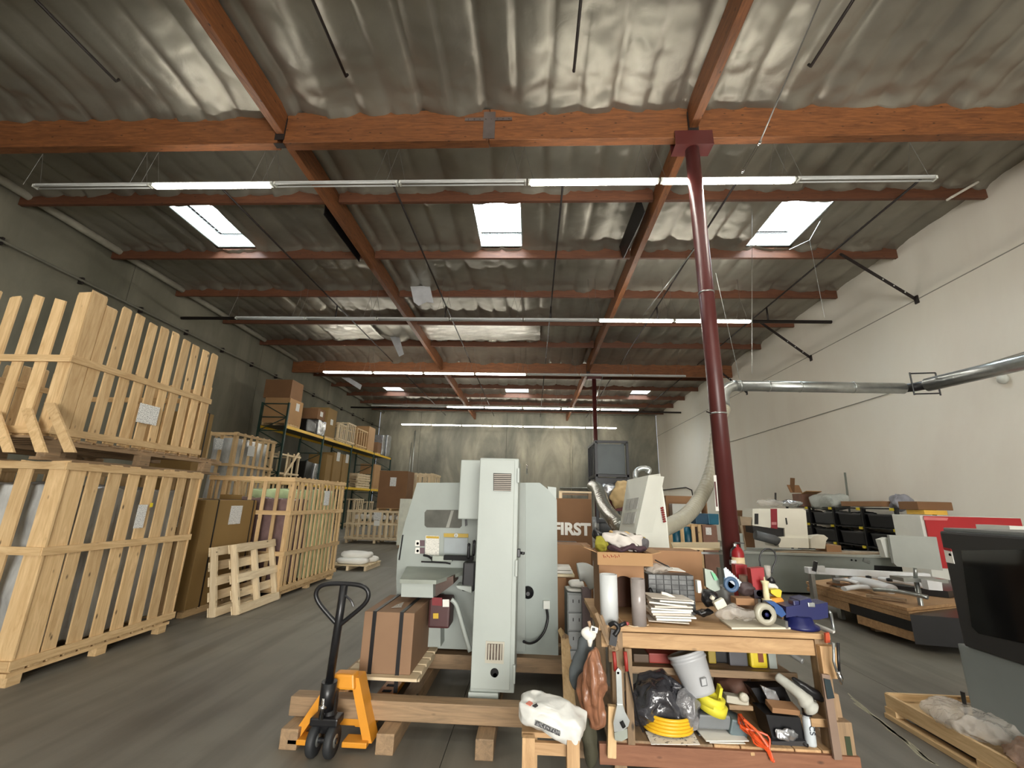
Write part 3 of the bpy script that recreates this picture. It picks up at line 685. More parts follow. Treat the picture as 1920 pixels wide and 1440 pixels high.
# crate B
cb = crate('slatted_crate', 'long slatted pine crate with green-tinted wrapped goods standing on the aisle', -4.42, 8.15, 1.6, 2.25, 2.09, 0, 14, 7, .065, .12, (.17, .75, 1.45, 2.05), seed=11, cs=1.6, dense_back=True)
label_sheet((-4.385, 9.5, 1.73), .24, .3, 'x', cb); label_sheet((-5.55, 8.11, 1.62), .42, .26, 'y', cb, m=M_olive)
single('wrapped_machine', wrapbox((-5.2, 9.7, 1.03), (1.35, 1.1, 1.7), .05, 3, 2), M_green, 'green-tinted plastic wrapped load in the far half of the aisle crate', 'package')
single('wrapped_machine', wrapbox((-5.2, 8.7, .95), (1.3, .7, 1.5), .04, 4, 12), mat('dark_purple_wrap', (120, 98, 96), .25, var=.3, bump=.5, bscale=8), 'dark maroon wrapped load in the near end of the aisle crate', 'package')
# small pallets leaning on the olive carton
def small_pallet(label, base, L, Wd, tilt, rz, fam=PALE):
    t = thing('pallet', label, 'pallet', base, rot=(0, 0, 0))
    # lies in local xz plane (x width, z height), leaning back along +y
    for k in range(5): board('slat', (Wd, .018, .13), (0, .06, .07 + k * (L - .13) / 4), fam, t)
    for k in range(3): board('stringer', (.045, .09, L), (-Wd / 2 + .03 + k * (Wd - .06) / 2, 0, L / 2), fam, t)
    for k in range(3): board('slat', (Wd, .018, .12), (0, -.055, .065 + k * (L - .13) / 2), fam, t)
    t.rotation_euler = (Matrix.Rotation(rz, 3, 'Z') @ Matrix.Rotation(-tilt, 3, 'X')).to_euler()
    return t
small_pallet('front small pale pallet leaning against the olive carton', (-4.42, 7.6, 0.0), 1.02, 1.08, .24, PI/2)
small_pallet('rear small pale pallet leaning behind the front small one', (-4.66, 7.40, 0.0), .98, 1.05, .18, PI/2)
# pallet with white sacks past crate B
t = thing('pallet', 'low pallet with white sacks past the far end of the aisle crate', 'pallet', (-4.55, 12.0, 0))
for k in range(6): board('deck_board', (1.0, .12, .02), (0, -.45 + k * .18, .12), PALE, t)
for x in (-.45, 0, .45): board('stringer', (.06, 1.05, .1), (x, 0, .055), PALE, t)
for k, (dx, dy, dz) in enumerate(((0, -.2, .2), (.1, .25, .2), (.02, 0, .33))):
    single('white_sack', blob((-4.55 + dx, 12.0 + dy, dz), (.8, .45, .16), .02, 8, k, 3, flat=1), M_paper, ['near white sack on the low pallet', 'far white sack on the low pallet', 'top white sack on the low pallet'][k], 'sack')

# worn paint line on the floor right of the bench
for k in range(3):
    a = P(1590 + 6 * k, 1300 + 9 * k, Z=0); bb = P(1740 + 10 * k, 1428 + 4 * k, Z=0); n_ = Vector((bb.y - a.y, a.x - bb.x, 0)).normalized()
    mb = MB(); pts = []; m_ = 14; up = []; dn = []
    for i in range(m_ + 1):
        p = a.lerp(bb, i / m_); w_ = .006 + .016 * abs(noise.noise(Vector((i * .7, k * 3.3, 1)))); o_ = n_ * (noise.noise(Vector((i * .35, k, 5))) * .03)
        up.append(p + o_ + n_ * w_); dn.append(p + o_ - n_ * w_)
    mb.prism([Vector((q.x, q.y, .0005)) for q in up + dn[::-1]], (0, 0, .001)); part('paint_line', mb, mat('worn_floor_paint', (150, 146, 124), .6, var=.25, scale=9), fl, world=True)
# ---------------------------------------------------------------- pallet rack along the left wall
XF = -10.8; RD = 1.2; ZT = 4.75
rk = thing('pallet_rack', 'green and yellow pallet rack along the left wall', 'rack', (XF - RD / 2, 25, 0))
RY = [18.5, 22.1, 25.8, 29.6, 33.3]
for i, y in enumerate(RY):
    top = 5.75 if i == 0 else ZT + .05
    for x in (XF, XF - RD): part('upright', MB().box((x, y, top / 2), (.08, .08, top)), M_rackg, rk, world=True)
    mb = MB(); z = .3; s = 0
    while z < top - .6:
        mb.box((XF - RD / 2, y, z), (RD, .04, .04)); a, bb = (XF - RD, XF) if s % 2 else (XF, XF - RD)
        mb.cyl((a, y, z), (bb, y, z + .6), .02, 6); z += .6; s += 1
    mb.box((XF - RD / 2, y, top - .05), (RD, .04, .04))
    part('frame_brace', mb, M_rackg, rk, world=True)
for z in (ZT, 2.35):
    for a, bb in zip(RY[:-1], RY[1:]):
        for x in (XF, XF - RD): part('load_beam', MB().box((x, (a + bb) / 2, z - .06), (.05, bb - a - .08, .13), bev=.008), M_yellow, rk, world=True)
        part('wire_deck', MB().box((XF - RD / 2, (a + bb) / 2, z - .01), (RD - .06, bb - a - .1, .015)), mat('deck_metal', (90, 90, 84), .5, .4), rk, world=True)
def on_rack(px0, px1, pyt, z0, W=1.0, inset=.03, ztop=None):
    """returns (x1, y0, W, D, H) of a box on the rack whose aisle face spans px0..px1 with its top at pyt"""
    a = P(px0, pyt, X=XF - inset); bb = P(px1, pyt, X=XF - inset)
    return XF - inset, a.y, W, bb.y - a.y, (ztop if ztop else a.z) - z0
q = on_rack(547, 572, 744, ZT); carton('big tan carton at the near end of the rack top', q[0], 18.6, 1.15, 1.15, 1.25, ZT, m=M_carton, pal=.13, lab=(('x', .6, .95, .3, .35),))
carton('darker flat carton on top of the big rack carton', XF - .08, 18.62, 1.25, 1.0, .85, ZT + 1.25, m=M_brownc)
def rackbox(px, pyt, z0, m, desc, W=1.0, pal=.1, **k):
    q = on_rack(px[0], px[1], pyt, z0, W); return carton(desc, q[0], q[1], W, q[3], q[4], z0, m=m, pal=pal, **k)
def rackblob(px, pyt, z0, m, lab, W=.9, seed=0):
    q = on_rack(px[0], px[1], pyt, z0, W); c = (q[0] - W / 2, q[1] + q[3] / 2, z0 + q[4] / 2 + .01)
    single('wrapped_pallet', wrapbox(c, (W, q[3] * .9, q[4] * .96), .03, 3, seed, 6), m, lab, 'package')
rackblob((576, 596), 784, ZT, M_blackw, 'black wrapped load on the rack top beside the big carton', seed=1)
rackblob((598, 614), 786, ZT, M_silver, 'silver wrapped load on the rack top', seed=2)
q = on_rack(598, 614, 760, ZT); carton('brown carton resting on the silver wrapped load', q[0], q[1], .8, q[3] * .9, .55, P(598, 786, X=XF).z + .0, m=M_brownc, lab=(('x', .5, .3, .3, .25),))
carton('tall olive carton on the rack top beside the silver load', *on_rack(617, 634, 764, ZT)[:2], 1.0, on_rack(617, 634, 764, ZT)[3], on_rack(617, 634, 764, ZT)[4], ZT, pal=.1, lab=(('x', .5, .9, .3, .3),))
def rackcrate(px, pyt, z0, lab, W=1.0, n=5, fam=PALE, seed=1):
    q = on_rack(px[0], px[1], pyt, z0, W)
    return crate('slatted_crate', lab, q[0], q[1], W, q[3], q[4], z0, n, 4, .09, .1, (.16, q[4] - .05), seed=seed, fam=fam, dense_back=False)
rackcrate((637, 651), 793, ZT, 'pale crate full of battens on the rack top, left of its twin', seed=21)
rackcrate((654, 668), 792, ZT, 'pale open slatted crate in the middle of the rack top', seed=22)
rackcrate((671, 690), 802, ZT, 'orange-toned slatted crate on the rack top before the tall tan carton', seed=23, fam=PINE)
rackbox((693, 705), 799, ZT, M_carton, 'tall tan carton on the rack top right of the orange crate')
rackbox((709, 716), 829, ZT, M_brownc, 'small brown carton near the far end of the rack top')
for k, (p, lab) in enumerate((((719, 724), 'near silver wrapped bundle at the far end of the rack top'), ((727, 735), 'far silver wrapped bundle at the far end of the rack top'))): rackblob(p, 815, ZT, M_silver, lab, seed=5 + k)
# middle level
rackbox((614, 624), 852, 2.35, M_olive, 'left narrow olive carton on the rack middle level')
rackbox((628, 643), 848, 2.35, M_olive, 'middle olive carton with white label on the rack middle level', lab=(('x', .5, 1.6, .4, .5),))
rackbox((645, 659), 852, 2.35, M_olive, 'right olive carton with white label on the rack middle level', lab=(('x', .5, 1.6, .4, .5),))
for k in range(6):
    q = on_rack(668, 697, 900, 2.35); t = thing('pallet', '%s pallet of the stack on the rack middle level' % ['lowest', 'second lowest', 'third lowest', 'fourth lowest', 'fifth lowest', 'topmost'][k], 'pallet', (XF - .55, q[1] + 1.4, 2.36 + k * .15), rz=random.uniform(-.05, .05), group='stacked pallets on the rack')
    for s in range(5): board('deck_board', (1.0, .14, .02), (0, -1.0 + s * .5 + .0, .13), PALE, t)
    for x in (-.45, 0, .45): board('stringer', (.06, 2.2, .11), (x, 0, .06), PALE, t)
rackbox((703, 715), 870, 2.35, M_carton, 'tan carton at the far end of the rack middle level')
# floor level
q = on_rack(530, 563, 845, 0); cr = crate('slatted_crate', 'crate with a diagonal brace on the rack floor level', XF - .08, 18.6, 1.0, P(564, 870, X=XF).y - 18.6, 3.6, 0, 4, 3, .12, .12, (.2, 1.8, 2.7, 3.5), seed=31, fam=PALE)
a = P(532, 893, X=XF); bb = P(560, 850, X=XF); mbx = MB().cyl(a, bb, .06, 4); part('diagonal_brace', mbx, PALE(2), cr, world=True)
rackblob((575, 588), 862, 0, M_blackw, 'black wrapped load on the rack floor level', seed=8); rackblob((590, 603), 866, 0, M_silver, 'silver wrapped load on the rack floor level', seed=9)
rackcrate((666, 682), 935, 0, 'pale crate under the rack middle beam', seed=33, n=5); rackcrate((690, 700), 940, 0, 'pale crate under the far rack middle beam', seed=34, n=4)

# back centre-left group
bc = crate('slatted_crate', 'low wide slatted crate on the floor before the brown carton', -5.1, 18.3, 2.4, 1.2, P(700, 957, Y=18.3).z, 0, 5, 11, .09, .15, (.2, .75, P(700, 957, Y=18.3).z - .05), seed=41, fam=PALE)
label_sheet((P(708, 970, Y=18.27).x, 18.24, P(708, 968, Y=18.27).z), .32, .3, 'y', bc, m=M_label); label_sheet((P(708, 970, Y=18.27).x, 18.24, P(708, 981, Y=18.27).z), .24, .2, 'y', bc, m=M_paper)
for k in range(7): single('white_roll', MB().cyl((-7.2 + k * .29, 18.5, 1.0), (-7.2 + k * .29, 19.3, 1.0), .09, 10), M_paper, '%s white roll from the left in the low wide crate' % ordn[k], 'roll', group='white rolls in the low crate')
x0 = P(712, 960, Y=18.9).x; x1 = P(765, 960, Y=18.9).x; zt = P(735, 884, Y=18.9).z; zb_ = P(700, 957, Y=18.3).z
carton('large brown carton resting on the low wide crate', x1, 18.42, x1 - x0, 1.0, zt - zb_, zb_, m=M_brownc, pal=.1, lab=(('y', .5, zt - zb_ - .45, .26, .36),))
crate('slatted_crate', 'pale slatted crate standing right of the brown carton', P(812, 890, Y=20).x, 20.0, P(812, 890, Y=20).x - P(767, 890, Y=20).x, 1.6, P(780, 887, Y=20).z, 0, 6, 5, .12, .12, (.2, 1.3, P(780, 887, Y=20).z - .05), seed=44, fam=PALE)
x0 = P(743, 1022, Y=17).x
wp = thing('white_cabinet', 'plain pale white cabinet standing just left of the grey machine', 'cabinet', (x0 + .45, 17.2, 0))
part('body', MB().box((0, 0, .05 + P(750, 935, Y=17).z / 2), (.9, .45, P(750, 935, Y=17).z - .1), bev=.01), mat('ivory_panel', (214, 216, 200), .5), wp)
part('plinth', MB().box((0, 0, .05), (.8, .4, .1)), OLDP(0), wp)
# ================================================================ centre: grey-green machine
def PP(px, Y): return [P(x, y, Y=Y) for x, y in px]
mc = thing('milling_machine', 'tall grey-green enamelled machine tool standing on the timber skid', 'machine', (-.5, 5.0, .27))
mb = MB().prism(PP(((782, 905), (902, 905), (985, 905), (985, 1222), (802, 1215), (799, 1128), (744, 1128), (743, 1085), (745, 1040), (758, 985)), 4.9), (0, 1.2, 0))
bd = part('enclosure', mb, M_cab2, mc, world=True)
part('window', MB().prism([P(x, y, Y=4.895) for x, y in ((800, 956), (862, 956), (866, 961), (866, 986), (862, 990), (800, 989), (796, 985), (796, 961))], (0, .01, 0)), mat('smoked_window', (92, 92, 86), .15, var=.25, scale=5), mc, world=True)
part('window_reflection', MB().prism(PP(((846, 957), (851, 957), (842, 989), (836, 989)), 4.89), (0, .006, 0)), mat('window_post', (140, 140, 130), .5), mc, world=True)  # diagonal reflection painted onto the window as a pale strip
part('door_edge', MB().prism(PP(((871, 960), (875, 960), (876, 985), (872, 987)), 4.885), (0, .02, 0)), M_black, mc, world=True)
part('seam_plate', MB().prism(PP(((754, 1003), (756, 1003), (749, 1050), (747, 1050)), 4.885), (0, .02, 0)), M_dark, mc, world=True) 
# electrical cabinet in front
part('electrical_cabinet', MB().box((-.297, 4.3, 1.205), (.352, .6, 1.85), bev=.008), M_cab, mc, world=True)
cbt = part('cabinet_door', MB().box((-.313, 3.99, 1.21), (.314, .022, 1.81), bev=.006), M_cab, mc, world=True)
part('cabinet_plinth', MB().box((-.365, 4.1, .235), (.24, .24, .09), bev=.005), M_cab, mc, world=True)
part('second_cabinet', MB().box((-.575, 4.55, 1.86), (.26, .4, .56), bev=.01), M_cab, mc, world=True)
def hole_px(name, px, Y, m, off=.006, par=None): return part(name, MB().prism(PP(px, Y), (0, off, 0)), m, par or mc, world=True)
uv = hole_px('upper_vent', ((925, 887), (959, 888), (958, 921), (925, 920)), 3.972, mat('dark_grey_vent', (60, 56, 50), .6))
for k in range(9):
    y = 889 + k * 3.6; hole_px('louvre', ((926, y), (958, y + .3), (958, y + 2), (926, y + 1.7)), 3.958, mat('beige_louvre', (160, 150, 138), .5), .012, uv)
lv = hole_px('lower_vent_frame', ((911, 1202), (946, 1204), (944, 1245), (909, 1243)), 3.972, mat('cream_frame', (180, 176, 160), .5))
hole_px('vent_filter', ((914, 1207), (942, 1208), (941, 1238), (913, 1237)), 3.964, mat('vent_filter', (96, 84, 74), .7, var=.4, scale=20), .006, lv)
for k in range(5): hole_px('vent_bar', ((916 + k * 5.6, 1208), (918 + k * 5.6, 1208), (917 + k * 5.6, 1238), (915 + k * 5.6, 1238)), 3.958, mat('cream_frame', (180, 176, 160), .5), .006, lv)
q = P(927, 1262, Y=3.972); part('cable_hole', MB().lathe(q, ((0, 0), (.03, 0), (.034, -.008)), 20, rot=(PI/2, 0, 0)), M_dark, mc, world=True)
part('hole_plug', MB().lathe(q + Vector((.006, -.004, -.014)), ((0, 0), (.016, 0)), 14, rot=(PI/2, 0, 0)), M_chrome, mc, world=True)
for z in (.42, 1.21, 1.98): part('hinge', MB().box((-.123, 3.985, z), (.02, .03, .13), bev=.004), M_cab, mc, world=True)
part('switch', MB().box((-.108, 4.12, P(984, 1037, Y=4.12).z), (.03, .06, .07), bev=.006), M_black, mc, world=True)
part('switch_shaft', MB().cyl((-.1, 4.12, P(984, 1037, Y=4.12).z), (-.06, 4.1, P(984, 1037, Y=4.12).z), .012, 8), M_black, mc, world=True)
part('lifting_eye', MB().tube([P(988, 880, Y=4.3) + Vector((0, .05 * math.cos(a), .04 * math.sin(a))) for a in [k * PI / 6 for k in range(13)]], .008, 6), M_chrome, mc, world=True)
# rear cover right
mb = MB().prism(PP(((940, 905), (1012, 905), (1027, 917), (1044, 937), (1047, 1236), (940, 1232)), 5.0), (0, .9, 0)); part('rear_cover', mb, mat('grey_green_cover', (150, 159, 153), .45, var=.04, scale=2), mc, world=True)
part('lug', MB().prism(PP(((1027, 912), (1043, 914), (1043, 940), (1028, 925)), 5.3), (0, .2, 0)), M_cab, mc, world=True)
cp = thing
part('junction_box', MB().prism(PP(((1019, 1127), (1031, 1127), (1031, 1142), (1019, 1142)), 4.95), (0, .05, 0)), M_white, mc, world=True)
part('cable', MB().tube(smooth_pts([P(1025, 1142, Y=4.96), P(1027, 1160, Y=4.96), P(1021, 1183, Y=4.94), P(1008, 1200, Y=4.9), P(994, 1206, Y=4.8), P(982, 1203, Y=4.65)], 5), .013, 8), M_black, mc, world=True)
part('round_knob', MB().lathe(P(990, 1110, Y=4.99), ((.06, 0), (.06, .04), (.02, .05), (.02, .1)), 16, rot=(PI/2, 0, 0)), M_black, mc, world=True)
# table, slideway block and clamps
part('table', MB().prism([P(750, 1086, Y=4.42), P(818, 1088, Y=4.42), (-.62, 4.88, 1.07), (-1.3, 4.88, 1.07)], (0, 0, -.035)), mat('worn_grey_steel', (150, 156, 146), .4, .3, var=.12), mc, world=True)
part('slide_block', MB().prism(PP(((753, 1089), (812, 1090), (812, 1121), (752, 1119)), 4.44), (0, .4, 0)), M_cab, mc, world=True)
part('wood_packing', MB().prism(PP(((814, 1090), (850, 1080), (850, 1095), (816, 1120)), 4.55), (0, .3, 0)), mat('oily_brown_plate', (84, 62, 50), .5, var=.3), mc, world=True)
part('motor', MB().box(P(828, 1145, Y=4.6), (.2, .25, .25), bev=.02), mat('dark_maroon_motor', (70, 40, 40), .45, var=.3), mc, world=True)
hole_px('warning_label', ((830, 1124), (842, 1124), (842, 1138), (830, 1138)), 4.465, M_paper)
hole_px('warning_label', ((810, 1120), (829, 1121), (829, 1136), (810, 1135)), 4.467, mat('dark_red_label', (120, 28, 34), .5))
hole_px('yellow_label', ((812, 1150), (822, 1150), (822, 1160), (812, 1160)), 4.465, mat('amber_label', (196, 160, 40), .5))
part('coolant_pipe', MB().tube(smooth_pts([P(846, 1124, Y=4.5), P(856, 1135, Y=4.5), P(868, 1175, Y=4.45), P(882, 1222, Y=4.4)], 4), .022, 8), M_cab, mc, world=True)
part('bracket', MB().prism(PP(((855, 1098), (884, 1100), (884, 1112), (858, 1103)), 4.5), (0, .2, 0)), M_cab, mc, world=True)
part('pedestal', MB().prism(PP(((800, 1120), (826, 1120), (826, 1213), (800, 1213)), 4.7), (0, .3, 0)), M_cab2, mc, world=True)
part('yellow_band', MB().prism(PP(((832, 1000), (878, 1001), (878, 1008), (832, 1007)), 4.88), (0, .02, 0)), mat('ochre_band', (176, 146, 44), .5), mc, world=True)
q = P(855, 1004, Y=4.874); part('number_disc', MB().lathe(q, ((0, 0), (.022, 0), (.022, -.004)), 16, rot=(PI/2, 0, 0)), M_white, mc, world=True)
text('4', .03, q + Vector((0, -.006, 0)), (PI/2, 0, 0), M_black, mc, 'number')
hole_px('slide_panel', ((833, 1009), (877, 1009), (877, 1040), (832, 1038)), 4.87, mat('blue_grey_panel', (150, 158, 160), .4), .02)
nt_ = hole_px('notice', ((798, 1004), (824, 1005), (823, 1041), (797, 1040)), 4.885, print_mat('notice_print', (216, 214, 204), (176, 174, 166), 7, 30, .58))
hole_px('notice_heading', ((799, 1005), (823, 1006), (823, 1010), (799, 1009)), 4.88, mat('ochre_band', (176, 146, 44), .5), .006, nt_)
for k in range(2):
    y = 1013 + k * 14
    hole_px('warning_sticker', ((779, y), (787, y), (787, y + 11), (778, y + 11)), 4.885, M_paper); hole_px('warning_sticker', ((787, y), (796, y), (796, y + 11), (787, y + 11)), 4.886, mat('plum_sticker', (92, 70, 76), .5))
    q = P(783, y + 6, Y=4.88); part('sticker_symbol', MB().lathe(q, ((0, 0), (.014, 0)), 10, rot=(PI/2, 0, 0)), M_black, mc, world=True)
mb = MB().tube(smooth_pts([P(794, 1041, Y=4.75), P(803, 1043, Y=4.74), P(811, 1049, Y=4.72)], 4), .012, 8); mb.cyl(P(811, 1043, Y=4.72), P(812, 1053, Y=4.72), .018, 10); mb.tube([P(790, 1053, Y=4.7), P(835, 1055, Y=4.68), P(845, 1057, Y=4.68)], .009, 6)
part('clamp_lever', mb, M_black, mc, world=True)
part('clamp_block', MB().box(P(830, 1047, Y=4.72), (.2, .08, .05), bev=.006), mat('worn_grey_steel', (150, 156, 146), .4, .3, var=.12), mc, world=True)
mb = MB(); mb.box(P(860, 1046, Y=4.7), (.3, .07, .045), bev=.008); part('vise_bar', mb, M_dark, mc, world=True)
for x, y0, y1 in ((878, 1021, 1048), (888, 1014, 1042)): part('hand_grip', MB().lathe(P(x, y1, Y=4.6), ((.012, 0), (.016, .02), (.014, .1), (.016, .14), (0, .15)), 12), M_black, mc, world=True)
part('gearbox', MB().box(P(880, 1080, Y=4.62), (.12, .12, .26), bev=.015), M_black, mc, world=True)

# timber skid
sk = thing('timber_skid', 'rough timber skid under the grey machine', 'skid', (-.75, 4.7, 0))
for x in (-1.72, -1.02, -.31, .4):
    part('runner', MB().box((x, 4.72, .065), (.13, 2.2 if x < .3 else 2.0, .13), bev=.006), OLDP(1), sk, world=True)
part('cross_beam', MB().box((-.93, 3.86, .20), (1.8, .13, .13), bev=.006), OLDP(0), sk, world=True)
part('cross_beam', MB().box((-.6, 5.35, .20), (2.2, .13, .13), bev=.006), OLDP(0), sk, world=True)
part('cross_beam', MB().box((-.3, 4.95, .20), (1.5, .13, .13), bev=.006), OLDP(0), sk, world=True)
part('cable_end', MB().lathe((-.99, 4.1, .131), ((.02, 0), (.02, .03), (0, .03)), 10), M_white, sk, world=True)
# strapped box on its little pallet
bp_ = thing('pallet', 'small pallet under the strapped brown box on the pallet jack', 'pallet', (-1.22, 4.4, .18))
for k in range(5): board('deck_board', (.62, .13, .022), (0, -.33 + k * .17, .155), PALE, bp_)
for x in (-.27, .27): board('stringer', (.05, .62, .055), (x, .08, .115), PALE, bp_)
zb_ = .348; ztb = P(680, 1146, Y=4.07).z
sb = thing('strapped_box', 'brown cardboard box with two black straps on a small pallet', 'box', (-1.21, 4.42, zb_))
xa = P(672, 1262, Y=4.07).x; xb = P(769, 1262, Y=4.07).x
part('carton', MB().box(((xa + xb) / 2, 4.42, (zb_ + ztb) / 2), (xb - xa, .7, ztb - zb_), bev=.006), mat('pinkish_kraft', (136, 106, 80), .75, var=.05), sb, world=True)
for f in (.21, .75):
    x = xa + (xb - xa) * f; part('strap', MB().box((x, 4.42, (zb_ + ztb) / 2), (.032, .712, ztb - zb_ + .012)), M_black, sb, world=True)
    part('strap', MB().box((x, 4.065, zb_ - .06), (.032, .006, .14)), M_black, sb, world=True)
mb = MB().prism([(xa + .19, 4.2, ztb + .006), (xa + .27, 4.24, ztb + .006), (xa + .24, 4.42, ztb + .01), (xa + .2, 4.3, ztb + .006)], (0, 0, .003)); part('clear_tape', mb, M_clear, sb, world=True)

# pallet jack
JX = -1.44; JY = 3.58
pj = thing('pallet_jack', 'hand pallet jack with black handle and orange-yellow forks', 'pallet jack', (JX, JY, 0))
for s, x in ((-1, -.2), (1, .2)):
    mb = MB(); mb.box((x, 1.0, .105), (.15, 1.55, .05), bev=.01)
    f = part('fork', mb, M_orange, pj)
    for yy in (.75, .87): part('fork_slot', MB().box((x, yy, .131), (.075, .045, .004)), M_dark, f).location -= f.location
    part('load_roller', MB().cyl((x - .05, 1.62, .045), (x + .05, 1.62, .045), .04, 12), M_rubber, pj)
part('yoke', MB().box((.06, .12, .43), (.19, .12, .10), bev=.015, taper=(.8, .9)), M_orange, pj)
for s in (-1, 1):
    a = Vector((.06 + s * .07, .1, .45)); b2 = Vector((s * .27 + .01, .08, .05)); d = Vector((.0, 0, .0))
    mb = MB().prism([a + Vector((-.03, 0, 0)), a + Vector((.035, 0, 0)), b2 + Vector((.035, 0, 0)), b2 + Vector((-.03, 0, 0))], (0, .14, 0)); part('side_plate', mb, M_orange, pj)
    part('frame_foot', MB().box((s * .2, .1, .05), (.18, .12, .035), bev=.006), M_orange, pj)
part('frame_web', MB().box((0, .24, .17), (.5, .04, .16), bev=.008), M_orange, pj)
for s in (-1, 1):
    w_ = part('steer_wheel', MB().lathe((s * .062 - .0, -.02, .1), ((.035, -.024), (.092, -.026), (.1, -.014), (.1, .014), (.092, .026), (.035, .024)), 24, rot=(0, PI/2, 0)), M_rubber, pj)
    part('wheel_hub', MB().lathe((0, 0, 0), ((.0, -.028), (.04, -.027), (.04, .027), (0, .028)), 16, rot=(0, PI/2, 0)), M_galv, w_)
part('axle', MB().cyl((-.1, -.02, .1), (.1, -.02, .1), .018, 10), M_black, pj)
mb = MB().lathe((0, .03, .15), ((.075, 0), (.075, .08), (.05, .1), (.05, .24), (.03, .25), (.03, .3)), 20); mb.box((0, .0, .22), (.2, .12, .05), bev=.01); part('pump', mb, M_black, pj)
part('pump_rod', MB().lathe((-.02, -.05, .24), ((.02, 0), (.02, .06), (.028, .065), (.028, .08), (.014, .085), (.014, .13)), 14), M_chrome, pj)
hv = [Vector((-.01, -.03, .3)), Vector((.0, -.05, .55)), Vector((.02, -.04, .86))]
mb = MB().tube([Vector((-.015, 0, .28)), Vector((-.01, -.01, .46))], .055, 14); part('handle_socket', mb, M_black, pj)
mb = MB(); mb.tube([Vector((-.012, -.005, .44)), Vector((.015, -.03, .86)), Vector((.03, -.045, 1.115))], .03, 12); part('handle_tube', mb, M_black, pj)
lp_ = smooth_pts([(.02, -.03, .83), (-.03, -.035, .87), (-.15, -.045, .985), (-.175, -.05, 1.06), (-.12, -.05, 1.11), (.03, -.05, 1.122), (.17, -.05, 1.11), (.225, -.05, 1.06), (.2, -.045, .985), (.07, -.035, .87), (.02, -.03, .83)], 5)
part('handle_loop', MB().tube(lp_, .0165, 10), M_black, pj)
part('release_lever', MB().tube(smooth_pts([(.05, -.05, 1.04), (.1, -.06, 1.01), (.125, -.06, .97)], 4), .008, 6), M_black, pj)

# timbers right of the machine
for k, (a, bb, Ya, Yb, wd) in enumerate((((1051, 1182), (1066, 1215), 4.9, 4.6, .05), ((1066, 1235), (1087, 1328), 4.4, 3.45, .1), ((1060, 1192), (1066, 1330), 4.5, 3.9, .05))):
    a = P(*a, Y=Ya); bb = P(*bb, Y=Yb)
    if k == 1:
        mb = MB().prism([P(1052, 1200, Y=4.4), P(1067, 1200, Y=4.4), P(1082, 1345, Y=3.7), P(1058, 1345, Y=3.7)], (0, .05, 0))
    else: mb = MB().cyl(a, bb, wd * .6, 4)
    single('timber_offcut', mb, (PINE if k != 2 else OLDP)(1), ['short rounded timber standing right of the machine', 'wide notched pine board leaning right of the machine', 'dark timber edge right of the machine'][k], 'timber')
# stool / sawhorse with the white bag
st = thing('timber_trestle', 'short timber trestle at the bottom edge carrying the white bag', 'trestle', (.15, 3.0, 0))
for x, y in ((.0, 2.915), (.25, 2.915), (.02, 3.25), (.27, 3.25)): part('leg', MB().box((x, y, .235 if y < 3 else .2), (.07, .04 if y < 3 else .05, .47 if y < 3 else .4)), BEN(2), st, world=True)
part('rail', MB().box((.12, 2.96, .40), (.30, .03, .06)), BEN(0), st, world=True); part('rail', MB().box((.13, 3.24, .40), (.34, .03, .09)), BEN(0), st, world=True)
part('top_board', MB().box((.13, 3.12, .455), (.34, .30, .025)), BEN(0), st, world=True)
wbg = thing('white_bag', 'white printed plastic bag lying on the timber trestle', 'bag', (.14, 3.05, .47))
part('bag', blob((.14, 3.03, .535), (.40, .27, .15), .022, 9, 5, 5, rot=(0, .22, -.25), flat=1), mat('white_plastic_sack', (216, 216, 210), .32, var=.05, bump=.5, bscale=9), wbg, world=True)
part('printed_strip', MB().box((.105, 2.893, .525), (.15, .004, .025), rot=(.1, .22, -.25)), print_mat('dark_strip_print', (70, 70, 72), (170, 170, 170), 30, 4, .55), wbg, world=True)
part('printed_lines', MB().box((.05, 2.96, .612), (.02, .1, .003), rot=(-.1, .22, -.5)), M_rubber, wbg, world=True); part('red_logo', MB().box((.01, 2.98, .612), (.03, .09, .003), rot=(-.1, .22, -.4)), mat('faded_red_print', (220, 130, 110), .5), wbg, world=True)

# cartons behind the machine with the white lettering
zz = P(1080, 1020, Y=8).z
fb = carton('wide brown carton lettered in white, under a plain one behind the machine', 1.05, 8.0, 1.3, .8, P(1080, 985, Y=8).z + .02, 0, m=M_brownc)
text('FIRST', .27, Vector((P(1072, 993, Y=7.98).x, 7.985, P(1072, 993, Y=7.98).z)), (PI/2, 0, 0), M_paper, fb)
carton('plain brown carton stacked on the white-lettered one', 1.05, 8.0, 1.3, .8, P(1080, 935, Y=8).z - P(1080, 985, Y=8).z - .02, P(1080, 985, Y=8).z + .021, m=M_brownc, flaps=True)
t = thing('wooden_crate', 'open pale timber frame crate lying on the plain brown carton', 'crate', (.8, 8.4, P(1080, 935, Y=8).z + .002))
board('rail', (.6, .05, .03), (0, 0, .12), PALE, t); board('post', (.06, .05, .105), (-.27, 0, .053), PALE, t); board('post', (.06, .05, .105), (.27, 0, .053), OLDP, t); board('rail', (.5, .05, .03), (0.02, .12, .08), OLDP, t)
carton('brown carton standing in front of the lettered cartons', P(1108, 1040, Y=6).x, 6.0, .5, .4, P(1090, 1022, Y=6).z, 0, m=M_kraft)
carton('small carton under the white trays beside the machine', P(1062, 1080, Y=5.6).x, 5.6, .3, .4, P(1055, 1084, Y=5.6).z, 0, m=M_kraft)
